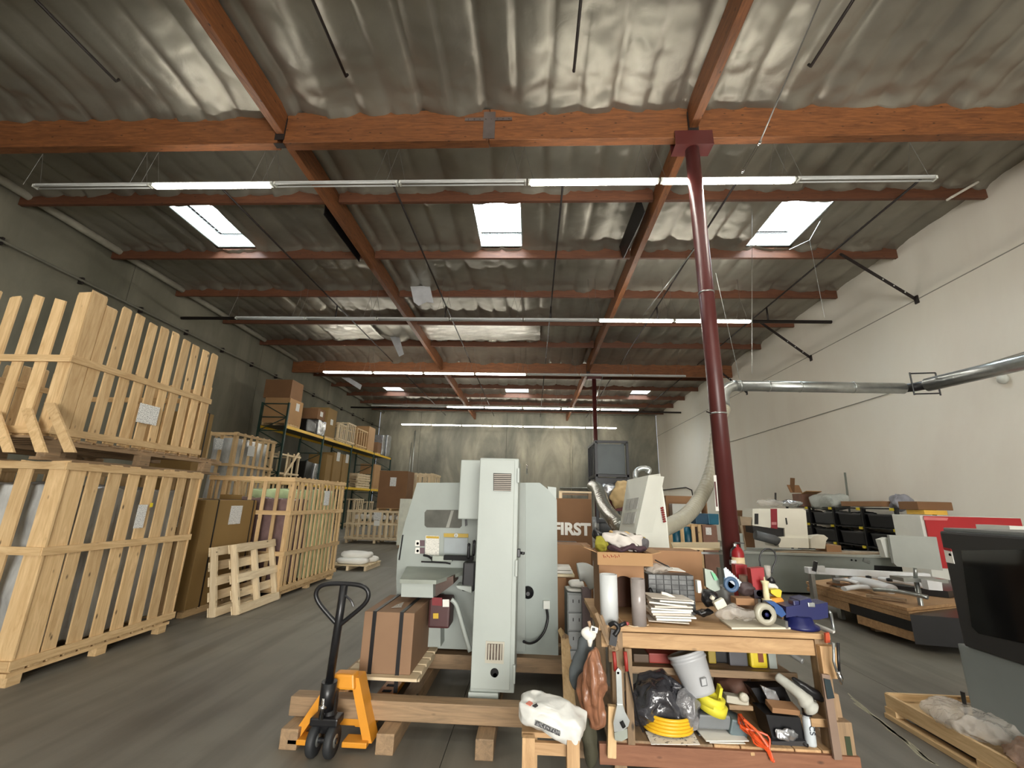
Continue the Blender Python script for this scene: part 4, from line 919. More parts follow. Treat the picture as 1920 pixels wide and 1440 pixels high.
for k in range(3): single('white_tray', MB().box((P(1054, 1060, Y=5.6).x - .02 * k, 5.8, P(1055, 1084, Y=5.6).z + .02 + k * .038), (.3, .3, .033), bev=.006), M_paper if k else mat('cream_tray', (226, 214, 180), .5), ['lowest', 'middle', 'topmost'][k] + ' flat tray in the stack right of the machine', 'tray')
single('black_bin', MB().box((P(1062, 1020, Y=6.6).x, 6.8, P(1062, 1018, Y=6.6).z / 2), (.35, .35, P(1062, 1018, Y=6.6).z), bev=.02), M_black, 'black bin right of the machine below the lettered carton', 'bin')

# ================================================================ black framed unit, motor and hoses
fr = thing('dust_collector', 'black steel frame with dark grey filter box on top, near the far column', 'machine', (2.2, 13.2, 0))
A = P(1117, 828, Y=13); B = P(1175, 828, Y=13); z1 = P(1145, 892, Y=13).z
w_ = B.x - A.x; cx = (A.x + B.x) / 2
part('filter_box', MB().box((cx, 13.5, (A.z + z1) / 2), (w_ - .1, .8, A.z - z1 - .1), bev=.01), mat('slate_grey_panel', (88, 96, 98), .5, var=.06), fr, world=True)
mb = MB()
for z in (A.z, z1):
    for y in (13, 14.6): mb.box((cx, y, z), (w_ + .04, .07, .07))
    for x in (A.x, B.x): mb.box((x, 13.8, z), (.07, 1.6, .07))
for x in (A.x, B.x):
    for y in (13, 14.6): mb.box((x, y, A.z / 2), (.07, .07, A.z))
for y in (13.4, 13.8, 14.2): mb.box((A.x, y, (A.z + z1) / 2), (.04, .05, A.z - z1))
mb.box((cx, 13, 1.3), (w_, .06, .06)); mb.box((cx, 13.02, z1 - .28), (w_ - .04, .04, .42))
part('frame', mb, mat('charcoal_steel', (44, 46, 50), .45, var=.1), fr, world=True)
part('motor', MB().cyl((cx - .5, 13.2, 1.15), (cx + .55, 13.3, 1.15), .22, 20), mat('grey_motor', (110, 114, 118), .35, .4), fr, world=True)
part('motor_cover', MB().cyl((cx - .62, 13.2, 1.15), (cx - .42, 13.2, 1.15), .25, 20), mat('pale_grey_cover', (170, 172, 170), .35, .3), fr, world=True)
part('red_control_box', MB().box((P(1152, 948, Y=12.95).x, 12.95, P(1152, 946, Y=12.95).z), (.45, .1, .35), bev=.01), mat('dull_red_box', (110, 42, 48), .5), fr, world=True)
single('silver_bag', blob(P(1140, 922, Y=12.8), (.55, .3, .5), .07, 5, 3, 4), M_silver, 'crumpled silver bag hanging in the black frame', 'bag')
single('tan_cloth', blob(P(1163, 927, Y=12.6), (.5, .25, .75), .07, 4, 8, 4, rot=(0, .3, 0)), mat('tan_cloth', (200, 172, 124), .7, bump=.4, bscale=6), 'tan cloth bag beside the silver bag behind the white hood', 'cloth')
sp = smooth_pts([P(1112, 912, Y=12.2), P(1122, 920, Y=11), P(1132, 948, Y=9.5), P(1147, 970, Y=8), P(1165, 990, Y=6.8), P(1180, 1002, Y=6.6)], 25)
single('metal_hose', MB().tube(sp, .11, 18, radii=[.112 + .05 * (1 - i / len(sp)) if i % 3 else .1 + .05 * (1 - i / len(sp)) for i in range(len(sp))]), mat('glossy_grey_hose', (150, 150, 138), .15, .5, var=.1), 'shiny ribbed grey hose curving down into the white hood', 'hose')

# white hood (machine guard)
hd = thing('white_hood', 'leaning white sheet-metal machine hood with red lettering', 'machine guard', (1.4, 6.2, 0))
Yh = 5.6
L = [P(1176, 900, Y=6.1), P(1216, 891, Y=Yh), P(1192, 1000, Y=Yh), P(1205, 1035, Y=Yh), P(1154, 1010, Y=6.1)]
Rr = [P(1216, 891, Y=Yh), P(1238, 888, Y=6.0), P(1248, 950, Y=6.0), P(1256, 1034, Y=6.0), P(1205, 1036, Y=Yh), P(1192, 1000, Y=Yh)]
bm_ = MB(); off = Vector((0.02, .35, 0))
bm_.prism([L[0], L[1], L[2], P(1160, 1000, Y=6.1)], (.25, .2, 0)); 
part('left_panel', bm_, mat('ivory_white_enamel', (224, 226, 216), .4, var=.03), hd, world=True)
part('right_panel', MB().prism([Rr[0], Rr[1], Rr[2], Rr[3], Rr[4], Rr[5]], (.02, .3, 0)), mat('ivory_white_enamel', (224, 226, 216), .4, var=.03), hd, world=True)
part('stand', MB().box((1.42, 6.3, .55), (.3, .3, 1.1), bev=.01), M_cab2, hd, world=True)
v0 = (L[1] - L[0]).normalized(); dn = (L[2] - L[1])
for i in range(2):
    for j in range(3):
        def LP(u, v): return L[0].lerp(L[1], u).lerp(P(1160, 1000, Y=6.1).lerp(L[2], u), v)
        u0, v1 = .22 + j * .22, .38 + i * .25
        nrm = Vector((-.02, -.012, 0))
        part('vent_panel', MB().prism([LP(u0, v1) + nrm, LP(u0 + .18, v1) + nrm, LP(u0 + .18, v1 + .2) + nrm, LP(u0, v1 + .2) + nrm], (.008, .006, 0)), mat('vent_grey', (180, 180, 174), .6), hd, world=True)
nn = Vector((-.0, -.012, 0))
for k in range(7):
    y = 952 + k * 4.2
    part('red_letter_stroke', MB().prism([P(1238 + k * .8, y, Y=5.93), P(1243 + k * .8, y - 2, Y=5.95), P(1245 + k * .8, y + 1, Y=5.95), P(1240 + k * .8, y + 3, Y=5.93)], (0, .01, 0)), mat('dark_red_print', (120, 34, 34), .5), hd, world=True)
part('top_pipe', MB().tube(smooth_pts([P(1192, 898, Y=6.1), P(1193, 884, Y=6.2), P(1204, 878, Y=6.2), P(1217, 880, Y=6.2), P(1214, 888, Y=6.2)], 6), .035, 12), M_galv, hd, world=True)

# ================================================================ right side background
# grey long bed
gb = thing('machine_bed', 'long low grey machine bed across the right side behind the column', 'machine', (7.2, 10.9, 0))
zt = P(1400, 1036, Y=10.4).z
part('body', MB().box((6.75, 10.9, zt / 2 + .02), (4.9, 1.0, zt - .04), bev=.015), mat('bed_grey', (138, 144, 138), .5, var=.05), gb, world=True)
part('top_plate', MB().box((6.75, 10.9, zt), (5.0, 1.1, .05), bev=.008), mat('bed_top_grey', (160, 164, 156), .45, var=.06), gb, world=True)
part('recess', MB().prism(PP(((1640, 1060), (1700, 1064), (1700, 1080), (1640, 1078)), 10.385), (0, .02, 0)), M_dark, gb, world=True)
for x, y in ((1597, 1050), (1605, 1051)): part('bolt', MB().lathe(P(x, y, Y=10.38), ((.02, 0), (.0, .01)), 8, rot=(PI/2, 0, 0)), M_dark, gb, world=True)
part('label_plate', MB().box(P(1625, 1052, Y=10.38), (.14, .03, .07), rot=(0, .4, 0)), M_galv, gb, world=True)
single('cloth_board', MB().prism([P(1455, 1036, Y=10.36), P(1600, 1040, Y=10.36), (8.6, 10.9, zt + .03), (6.2, 10.9, zt + .03)], (0, 0, .03)), mat('tan_board', (160, 142, 118), .7), 'thin tan cardboard sheet lying along the grey bed', 'cardboard')
# beige milling device
bm2 = thing('white_machine', 'cream benchtop machine with a dark red stripe on the grey bed', 'machine', (5.6, 11.0, zt + .03)); Yw = 10.6
cream = mat('cream_enamel', (234, 230, 214), .42, var=.03)
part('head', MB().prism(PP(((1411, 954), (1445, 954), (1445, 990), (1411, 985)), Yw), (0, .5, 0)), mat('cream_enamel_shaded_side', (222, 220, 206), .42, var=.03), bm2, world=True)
part('body', MB().prism(PP(((1445, 953), (1506, 954), (1511, 958), (1517, 1028), (1461, 1026), (1456, 1007), (1472, 1006), (1471, 990), (1445, 988)), Yw), (0, .5, 0)), cream, bm2, world=True)
part('base', MB().prism(PP(((1456, 1007), (1516, 1010), (1517, 1028), (1461, 1026)), Yw - .06), (0, .6, 0)), cream, bm2, world=True)
part('red_stripe', MB().prism(PP(((1445, 954), (1457, 954), (1458, 992), (1446, 990)), Yw - .01), (0, .05, 0)), mat('dark_red_stripe', (140, 30, 42), .45), bm2, world=True)
part('stripe_print', MB().prism(PP(((1447, 979), (1456, 979), (1456, 984), (1447, 984)), Yw - .016), (0, .01, 0)), mat('pink_print', (196, 130, 130), .5), bm2, world=True)
part('slot', MB().prism(PP(((1415, 963), (1422, 963), (1422, 983), (1415, 983)), Yw - .01), (0, .02, 0)), M_black, bm2, world=True)
part('handle', MB().prism(PP(((1473, 971), (1475, 971), (1477, 983), (1475, 984)), Yw - .02), (0, .02, 0)), M_black, bm2, world=True)
part('black_arm', MB().prism(PP(((1411, 987), (1471, 991), (1472, 1006), (1452, 1008), (1412, 999)), Yw + .05), (0, .35, 0)), M_black, bm2, world=True)
single('rolled_mat', MB().tube([P(1416, 1003, Y=10.5), P(1452, 1012, Y=10.5), P(1458, 1016, Y=10.5)], .1, 16), mat('dark_grey_roll', (84, 86, 86), .5), 'dark grey roll lying under the cream machine arm', 'roll')
single('plastic_scoop', blob(P(1445, 947, Y=10.8) + Vector((0, 0, .05)), (.6, .3, .14), .03, 6, 4, 4), M_clear, 'clear wrapped tray on top of the cream machine', 'bag')
single('plastic_bag', blob(P(1482, 948, Y=10.8) + Vector((0, 0, .05)), (.55, .3, .14), .03, 6, 9, 4), M_silver, 'grey plastic bag on top of the cream machine at right', 'bag')
mb = MB(); mb.cyl(P(1454, 942, Y=10.8), P(1454, 924, Y=10.8), .02, 8); mb.cyl(P(1454, 942, Y=10.8), P(1454, 940, Y=10.8), .1, 10); single('upright_spindle', mb, M_pipe, 'thin dark spindle standing on the cream machine', 'spindle')
sw = mat('cream_plastic', (214, 208, 190), .5)
mb = MB().prism(PP(((1520, 1010), (1526, 1005), (1545, 1003), (1553, 1009), (1549, 1014), (1547, 1029), (1521, 1028)), 10.5), (0, .25, 0)); single('cream_fixture', mb, sw, 'small cream moulded housing right of the cream machine on the grey bed', 'housing')
carton('low tan carton on the grey bed right of the cream housing', P(1578, 1030, Y=10.5).x, 10.5, P(1578, 1030, Y=10.5).x - P(1550, 1030, Y=10.5).x, .4, .17, zt + .028, m=M_kraft)
mb = MB().prism(PP(((1385, 1003), (1395, 1000), (1398, 1030), (1390, 1030)), 10.6), (0, .1, 0)); mb.prism(PP(((1387, 968), (1410, 970), (1408, 985), (1390, 985)), 10.6), (0, .3, 0)); mb.prism(PP(((1388, 985), (1392, 985), (1400, 1030), (1397, 1030)), 10.6), (0, .05, 0))
single('tan_stand', mb, mat('dusty_tan_metal', (150, 132, 108), .6, var=.2), 'dusty tan bench grinder stand between column and cream machine', 'stand')
single('open_carton', MB().prism([P(1374, 958, Y=12.1), P(1398, 957, Y=12.1), P(1409, 964, Y=12.1), Vector((P(1409, 964, Y=12.1).x, 12.1, 0)), Vector((P(1374, 958, Y=12.1).x, 12.1, 0))], (0, .5, 0)), M_brownc, 'brown carton with a sloping lid right of the column in the background', 'box')
single('sheet_metal_offcut', MB().prism(PP(((1380, 1000), (1392, 1000), (1396, 1032), (1382, 1032)), 10.5), (0, .03, 0)), M_cab2, 'small grey-green panel right of the column', 'panel')
# bench with timber crates left of the column
tb = thing('steel_table', 'pale table top on the white frame left of the column', 'table', (2.3, 7.6, 0))
part('table_top', MB().prism([P(1262, 1030, Y=7.3), P(1350, 1032, Y=7.3), P(1350, 1020, Y=8.3), P(1258, 1020, Y=8.3)], (0, 0, .03)), mat('pale_birch_top', (222, 200, 158), .5, var=.05), tb, world=True)
part('rail', MB().box(((P(1262, 1036, Y=7.3).x + P(1350, 1036, Y=7.3).x) / 2, 7.3, P(1300, 1036, Y=7.3).z), (.8, .04, .03)), M_galv, tb, world=True)
for x in (1270, 1345): part('leg', MB().box((P(x, 1036, Y=7.5).x, 7.5, .42), (.05, .05, .84)), M_cab2, tb, world=True)
part('wheel', MB().cyl(P(1297, 1037, Y=7.22), P(1297, 1037, Y=7.28), .03, 12), M_white, tb, world=True)
t = thing('crate', 'low pine crate with teal bottles behind the pale table', 'crate', (3.2, 9.6, .0))
cz = P(1300, 985, Y=9.5).z; cz0 = P(1300, 1022, Y=9.5).z
for x in (1257, 1279, 1300, 1312): q = P(x, 1000, Y=9.45); board('slat', (.07, .03, cz), (q.x - 3.2, -.15, cz / 2), PINE, t)
q = P(1285, 985, Y=9.45); board('rail', (.85, .04, .05), (q.x - 3.2, -.1, cz), PINE, t); board('rail', (.85, .6, .03), (q.x - 3.2, .2, cz0 - .05), PINE, t)
for k, x in enumerate((1268, 1289)): q = P(x, 1003, Y=9.7); single('teal_bottle', MB().lathe((q.x, 9.7, cz0 - .02), ((.14, 0), (.15, .05), (.15, .26), (.06, .33), (.05, .36)), 16), M_teal, ['left', 'right'][k] + ' dark teal bottle inside the low pine crate', 'bottle')
carton('brown carton with a white numbered sheet right of the pine crate', P(1345, 1000, Y=9.4).x, 9.4, P(1345, 1000, Y=9.4).x - P(1318, 1000, Y=9.4).x, .5, cz + .02, 0, m=mat('reddish_box', (126, 92, 76), .7), lab=(('y', .6, cz - .1, .11, .14),))
for k, (xa_, xb_, lab, mm) in enumerate(((1304, 1328, 'dark teal plastic bin on the carton left of the column', mat('navy_teal', (14, 62, 88), .4)), (1328, 1348, 'bright teal plastic bin beside the dark teal one', M_teal))):
    z0_, z1_ = cz + .025, P(1320, 963, Y=9.5).z
    a_, b_ = P(xa_, 975, Y=9.5).x, P(xb_, 975, Y=9.5).x
    single('plastic_bin', MB().box(((a_ + b_) / 2, 9.65, (z0_ + z1_) / 2), (b_ - a_ - .01, .3, z1_ - z0_), bev=.015, taper=(1.08, 1.08)), mm, lab, 'bin')
oc = thing('open_box', 'open brown carton with white foam behind the flexible hose', 'box', (3.2, 12.2, 0))
a_, b_ = P(1248, 930, Y=12).x, P(1322, 930, Y=12).x; z1_ = P(1280, 930, Y=12).z
for nm, cc_, dd in (('side', (a_, 12.2, z1_ / 2), (.02, .5, z1_)), ('side', (b_, 12.2, z1_ / 2), (.02, .5, z1_)), ('back', ((a_ + b_) / 2, 12.44, z1_ / 2), (b_ - a_, .02, z1_)), ('front', ((a_ + b_) / 2, 12.0, z1_ / 2 - .4), (b_ - a_, .02, z1_ - .8)), ('rim', ((a_ + b_) / 2, 11.98, z1_ - .08), (b_ - a_, .02, .16))): part(nm, MB().box(cc_, dd), M_kraft, oc, world=True)
single('foam_block', MB().box(((a_ + b_) / 2 + .05, 12.25, z1_ - .45), (.75, .3, .5), bev=.02), M_white, 'white foam block inside the open brown carton', 'foam')
pipe([P(1240, 919, X=XR - .05), P(1286, 914, X=XR - .05), P(1297, 919, X=XR - .05), P(1299, 930, X=XR - .05)], .035, M_pipe, 'dark bent conduit low on the right wall near the far corner', 'pipe', 'bent_conduit')
# black shelving with totes
sh = thing('tote_rack', 'black storage rack of totes with yellow clips along the right wall', 'rack', (9.6, 14.3, 0))
zt2 = 1.86; ys_ = [11.9, 13.1, 14.3, 15.5, 16.8]
for y in ys_: 
    for x in (9.2, 10.1): part('upright', MB().box((x, y, zt2 / 2), (.06, .06, zt2)), M_black, sh, world=True)
for z in (.3, .82, 1.32, 1.83): part('shelf', MB().box((9.65, 14.35, z), (.95, 5.0, .03)), M_black, sh, world=True)
for z in (.3, .82, 1.32, 1.83):
    for y in ys_[:-1]: part('yellow_clip', MB().box((9.16, y + .1, z - .02), (.03, .12, .07), bev=.006), M_yel, sh, world=True)
rr = random.Random(5)
for j, z in enumerate((.315, .835, 1.335)):
    for i, y in enumerate(ys_[:-1]):
        m_ = [mat('dark_grey_tote', (58, 60, 62), .4, var=.1), M_black, mat('smoky_tote', (96, 98, 96), .3, var=.2), M_black][rr.randint(0, 3)]
        t = thing('storage_tote', '%s tote, %s from the near end of the black storage rack' % (['bottom-shelf', 'middle-shelf', 'upper-shelf'][j], ordn[i]), 'bin', (9.65, y + .6, z), group='totes on the black rack')
        part('tub', MB().box((0, 0, .17), (.8, .9, .32), bev=.02, taper=(1.05, 1.05)), m_, t)
        part('rim', MB().box((0, 0, .335), (.86, .96, .025), bev=.008), m_, t)
        if rr.random() < .7: part('contents', blob((0, 0, .33), (.6, .7, .16), .05, 6, i + j * 5, 3), [M_silver, M_wrap, mat('pale_parts', (190, 188, 180), .5)][(i + j) % 3], t)
ob = thing('open_box', 'brown open-flapped carton on top of the tote rack near the cream machine', 'box', (9.5, 16.0, 1.845))
part('carton', MB().box((0, .2, .22), (.5, .55, .44), bev=.01), mat('reddish_box', (126, 92, 76), .7), ob)
part('flap', MB().box((-.05, .62, .62), (.45, .3, .02), rot=(1.1, 0, .1)), M_kraft, ob); part('flap', MB().box((0, -.22, .47), (.5, .36, .02), rot=(-.25, 0, 0)), M_carton, ob)
part('flap', MB().box((-.15, .55, .75), (.02, .2, .5), rot=(.1, .1, .2)), M_brownc, ob)
single('bubble_wrap', blob((9.5, 14.9, 2.0), (.7, 1.35, .5), .06, 3, 7, 4, flat=1), mat('bubble_wrap', (176, 180, 172), .25, var=.1, bump=.7, bscale=30), 'roll of bubble wrap on the tote rack beside the open carton', 'roll')
single('tan_carton', MB().box((9.5, 13.2, 1.95), (.5, 1.6, .14), bev=.01), M_kraft, 'long flat tan carton on top of the tote rack', 'box')
single('grey_rag', blob((9.5, 12.1, 2.0), (.4, .6, .4), .1, 5, 3, 4), mat('grey_rag', (140, 140, 146), .8, bump=.6, bscale=9), 'crumpled grey rag at the near end of the tote rack', 'cloth')
pipe([(10.2, P(1586, 946, X=10.2).y, 0), P(1584, 886, X=10.2)], .035, mat('grey_green_bar', (110, 114, 104), .5), 'dark upright bar leaning on the right wall behind the tote rack', 'bar', 'upright_bar', 4)
# red machine
rm = thing('red_machine', 'red-fronted white equipment box behind the dark enclosure', 'machine', (8.2, 8.9, 0)); Yr = 8.8
a_ = P(1726, 965, Y=Yr); b_ = P(1914, 972, Y=Yr)
part('body', MB().box(((a_.x + b_.x) / 2, Yr + .35, a_.z / 2), (b_.x - a_.x, .66, a_.z - .02), bev=.01), M_white, rm, world=True)
part('red_front', MB().box(((a_.x + b_.x) / 2 + .015, Yr - .005, a_.z - .47), (b_.x - a_.x - .07, .02, .9)), mat('poppy_red', (178, 40, 46), .4, var=.03), rm, world=True)
part('printed_name_band', MB().prism(PP(((1733, 969), (1778, 971), (1776, 976), (1732, 975)), Yr - .022), (0, .005, 0)), mat('pink_print_pale', (214, 120, 120), .5), rm, world=True)
cr_ = carton('brown carton resting on the red-fronted equipment', P(1782, 950, Y=8.95).x, 8.9, P(1782, 950, Y=8.95).x - P(1717, 950, Y=8.95).x, .45, P(1750, 941, Y=8.95).z - a_.z - .09, a_.z + .09, m=M_brownc)
single('yellow_batten', MB().box(((P(1733, 960, Y=8.85).x + P(1776, 960, Y=8.85).x) / 2, 9.05, a_.z + .045), (P(1776, 960, Y=8.85).x - P(1733, 960, Y=8.85).x, .4, .08)), mat('amber_batten', (220, 176, 70), .4), 'bright amber batten under the brown carton on the red equipment', 'batten')
single('white_cover', MB().prism(PP(((1892, 986), (1925, 987), (1925, 1003), (1896, 1001)), 5.6), (0, .4, 0)), M_white, 'pale corner panel at the right edge above the dark enclosure', 'panel')
# grey tilted screen panel
gs = thing('grey_screen', 'pale grey square sheet-metal panel on a stand left of the dark enclosure', 'panel', (4.6, 5.9, 0)); Yg = 6.9
part('panel', MB().prism(PP(((1667, 1003), (1756, 1007), (1768, 1070), (1682, 1062), (1676, 1056)), Yg), (0, .04, 0)), mat('pale_grey_sheet', (168, 172, 166), .4, var=.06, scale=3), gs, world=True)
mb = MB(); mb.cyl(P(1715, 1058, Y=6.95), P(1717, 1085, Y=6.95), .025, 8); mb.box(P(1722, 1086, Y=7.0), (.6, .25, .05)); mb.cyl(P(1717, 1085, Y=6.95), Vector((P(1717, 1085, Y=6.95).x, 6.95, .10)), .03, 8)
part('stand', mb, M_galv, gs, world=True)
single('folded_plastic', MB().prism(PP(((1651, 1012), (1664, 1008), (1669, 1014), (1668, 1045), (1661, 1045)), 7.0), (0, .1, 0)), M_white, 'white curved plastic guard left of the grey panel', 'guard')

# board pile on the right
bpz = thing('board_pile', 'long low stack of wide boards on the floor at right', 'boards', (6.2, 7.9, 0))
yb = 7.2
def pboard(px, Y, t_, m, z_off=None, nm='board', d=1.3): return part(nm, MB().prism(PP(px, Y), (0, d, 0)), m, bpz, world=True)
def slab(nm, corners, z0, z1, m):
    """plan corners (px,py) all taken on the pile's top level, so that the layers share one front"""
    pts = [P(x, y, Z=.5) for x, y in corners]; pts = [Vector((p.x, p.y, z0)) for p in pts]
    return part(nm, MB().prism(pts, (0, 0, z1 - z0)), m, bpz, world=True)
PLY = wood('ply_stack', (146, 112, 78), (184, 148, 106), 0, knots=False)
slab('board', ((1511, 1090), (1700, 1140), (1900, 1120), (1650, 1076)), .46, .50, PLY)
slab('board', ((1513, 1091), (1702, 1141), (1900, 1120), (1650, 1076)), .415, .455, PLY)
slab('board', ((1511, 1091), (1706, 1142), (1900, 1120), (1650, 1076)), .35, .41, PLY)
slab('board', ((1516, 1092), (1588, 1111), (1700, 1100), (1640, 1078)), .22, .345, PLY)
slab('black_case', ((1590, 1112), (1706, 1142), (1900, 1122), (1700, 1090)), .22, .345, M_black)
slab('board', ((1600, 1115), (1712, 1143), (1890, 1125), (1700, 1095)), .10, .215, PLY)
slab('black_case', ((1648, 1106), (1780, 1122), (1880, 1106), (1720, 1092)), .505, .60, M_black)
slab('black_case', ((1704, 1143), (1800, 1150), (1900, 1130), (1790, 1118)), .09, .44, M_black)
part('timber_foot', MB().box(P(1655, 1177, Z=.05), (.3, .1, .1), bev=.01), OLDP(0), bpz, world=True)
part('timber_foot', MB().box(P(1560, 1128, Z=.05) + Vector((.6, .2, 0)), (.12, 1.2, .1), bev=.01), OLDP(1), bpz, world=True)
whp = mat('white_plastic_parts', (226, 228, 230), .3, var=.06)
for k, (a, bb, w0, z, lab) in enumerate((((1566, 1086), (1610, 1094), .05, .62, 'short white moulded bar on the near end of the board pile'), ((1582, 1104), (1640, 1102), .06, .58, 'white tube with dark end on the board pile'), ((1600, 1088), (1672, 1105), .12, .63, 'large white moulded bracket in the middle of the board pile'), ((1650, 1086), (1740, 1100), .07, .68, 'long thin white arm across the board pile'), ((1638, 1105), (1740, 1120), .05, .64, 'silver edged arm pointing at the dark enclosure'))):
    a = P(*a, Z=z); bb = P(*bb, Z=z); mb = MB().tube(smooth_pts([a, a.lerp(bb, .5) + Vector((0, 0, .03)), bb], 4), w0 * .8, 10, radii=None)
    for v in mb.bm.verts: v.co.z = z + (v.co.z - z) * .7
    single('plastic_part', mb, whp if k != 4 else M_galv, lab, 'machine part')
for k, (a, bb, w0, z, mm, lab) in enumerate((((1620, 1078), (1700, 1092), .22, .60, whp, 'wide flat white cover lying across the board pile'), ((1555, 1094), (1600, 1100), .14, .53, M_brownc, 'brown folded cardboard at the left end of the board pile'), ((1690, 1080), (1750, 1090), .16, .70, mat('pale_grey_sheet', (168, 172, 166), .4), 'grey sheet part under the grey panel on the board pile'), ((1625, 1118), (1700, 1128), .05, .52, OLDP(0), 'narrow brown batten along the front of the board pile'))):
    a = P(*a, Z=z); bb = P(*bb, Z=z); n_ = Vector((a.y - bb.y, bb.x - a.x, 0)).normalized() * w0
    mb = MB().prism([a - n_, bb - n_, bb + n_, a + n_], (0, 0, .03)); single('flat_part', mb, mm, lab, 'machine part')
for k, x in enumerate((1629, 1668)): single('star_grip', MB().lathe(P(x, 1085 + k * 5, Z=.70), ((.04, 0), (.04, .04), (0, .05)), 12), M_black, ['left', 'right'][k] + ' black knob on the white parts of the board pile', 'knob')
rl = thing('slide_rail', 'long white aluminium rail lying across the back of the board pile', 'rail', P(1600, 1075, Z=.75))
part('rail', MB().box(((P(1512, 1070, Y=8.2) + P(1740, 1080, Y=8.2)) / 2), (P(1740, 1080, Y=8.2).x - P(1512, 1070, Y=8.2).x, .12, .1), rot=(0, .02, 0), bev=.01), whp, rl, world=True)
mb = MB(); mb.box(P(1530, 1064, Y=8.15), (.04, .05, .2)); mb.box(P(1538, 1066, Y=8.15), (.12, .06, .09)); part('carriage', mb, mat('pale_bracket', (206, 208, 206), .4), rl, world=True)
part('clamp', MB().box(P(1528, 1062, Y=8.08), (.05, .04, .16), rot=(0, .3, 0)), M_black, rl, world=True)
for k in range(2):
    q = P(1520 + 45 * k, 1072, Y=8.3); part('rail_leg', MB().box((q.x, 8.3, q.z / 2), (.06, .1, q.z - .02)), M_galv, rl, world=True)
single('angled_bracket', MB().prism(PP(((1738, 1088), (1766, 1092), (1768, 1108), (1742, 1106)), 6.75), (0, .1, 0)), whp, 'white bracket with a round hole next to the dark enclosure', 'bracket')

# dark enclosure at the right edge
en = thing('dark_enclosure', 'big dark-fronted machine enclosure with a grey base at the right edge', 'machine', (4.2, 3.5, 0))
Xe = 3.45; q0 = P(1760, 995, X=Xe); q1 = P(1795, 1206, X=Xe)
y1 = q0.y + .0; y0 = .9; zA = q0.z; zB = P(1795, 1207, X=Xe).z
part('upper_housing', MB().box((Xe + .45, (y1 + y0) / 2, (zA + zB) / 2), (.9, y1 - y0, zA - zB), bev=.02), mat('charcoal_panel', (46, 46, 46), .45, var=.1), en, world=True)
part('top_cover', MB().box((Xe + .46, (y1 + y0) / 2, zA + .012), (.86, y1 - y0 - .02, .03), bev=.008), mat('mid_grey_cover', (120, 124, 124), .35, .2), en, world=True)
part('window', MB().prism([P(1802, 1032, X=Xe - .004), P(1960, 1030, X=Xe - .004), P(1960, 1215, X=Xe - .004), P(1835, 1188, X=Xe - .004), P(1822, 1175, X=Xe - .004)], (.008, 0, 0)), mat('smoked_dark_glass', (24, 24, 24), .08, var=.3), en, world=True)
part('warning_label', MB().prism([P(1769, 1028, X=Xe - .006), P(1783, 1031, X=Xe - .006), P(1789, 1057, X=Xe - .006), P(1774, 1054, X=Xe - .006)], (.006, 0, 0)), M_paper, en, world=True)
part('warning_heading', MB().prism([P(1768, 1026, X=Xe - .008), P(1782, 1029, X=Xe - .008), P(1784, 1034, X=Xe - .008), P(1770, 1031, X=Xe - .008)], (.006, 0, 0)), M_redp, en, world=True)
part('warning_symbol', MB().lathe(P(1781, 1040, X=Xe - .007), ((0, 0), (.012, 0)), 10, rot=(0, -PI/2, 0)), M_black, en, world=True)
Xb = Xe + .02; zb0 = P(1818, 1344, X=Xb).z
part('base', MB().box((Xb + .4, (y1 + .08 + y0) / 2, (zB + max(.02, zb0)) / 2), (.8, y1 + .08 - y0, zB - max(.02, zb0)), bev=.012), mat('blue_grey_enamel', (128, 134, 132), .5, var=.04), en, world=True)
for z in (1.0,): pass
part('door_gasket', MB().prism([P(1800, 1296, X=Xb - .006), P(1809, 1299, X=Xb - .006), P(1816, 1343, X=Xb - .006), P(1808, 1340, X=Xb - .006)], (.02, .02, 0)), M_black, en, world=True)
for yy in (y1 - .15, 1.2):
    for xx in (Xb + .1, Xb + .7): part('foot', MB().cyl((xx, yy, 0), (xx, yy, max(.03, zb0) + .02), .04, 10), M_black, en, world=True)
# pallet tray with crumpled plastic
pt = thing('pallet', 'shallow pine pallet tray at the bottom right corner', 'pallet', (3.75, 3.9, 0))
a_ = P(1677, 1352, Z=.05); X0 = 3.18; Y1 = 4.62; W_ = .5
part('deck', MB().box((X0 + .5, 3.75, .13), (.98, 1.7, .015)), PINE(0), pt, world=True)
for x in (X0, X0 + 1.0): part('side_rail', MB().box((x, 3.75, .135), (.03, 1.76, .11)), PINE(1), pt, world=True)
part('end_rail', MB().box((X0 + .5, Y1, .15), (1.0, .03, .09)), PINE(0), pt, world=True)
part('bottom_board', MB().box((X0, 3.75, .02), (.09, 1.76, .035)), PINE(1), pt, world=True)
part('bottom_board', MB().box((X0 + .95, 3.75, .02), (.09, 1.76, .035)), PINE(1), pt, world=True)
for y in (2.95, 3.75, 4.58): part('block', MB().box((X0 + .02, y, .06), (.09, .12, .05)), PINE(1), pt, world=True)
mb = blob((3.42, 4.05, .22), (.55, .75, .16), .05, 7, 2, 5); single('crumpled_film', mb, M_clear, 'crumpled clear plastic film on the pallet tray', 'plastic film')
single('crumpled_film', blob((3.38, 3.45, .2), (.45, .6, .12), .05, 8, 6, 5), mat('dusty_brown_film', (140, 110, 88), .3, alpha=.8, bump=.7, bscale=12), 'brownish crumpled film at the very corner of the pallet tray', 'plastic film')
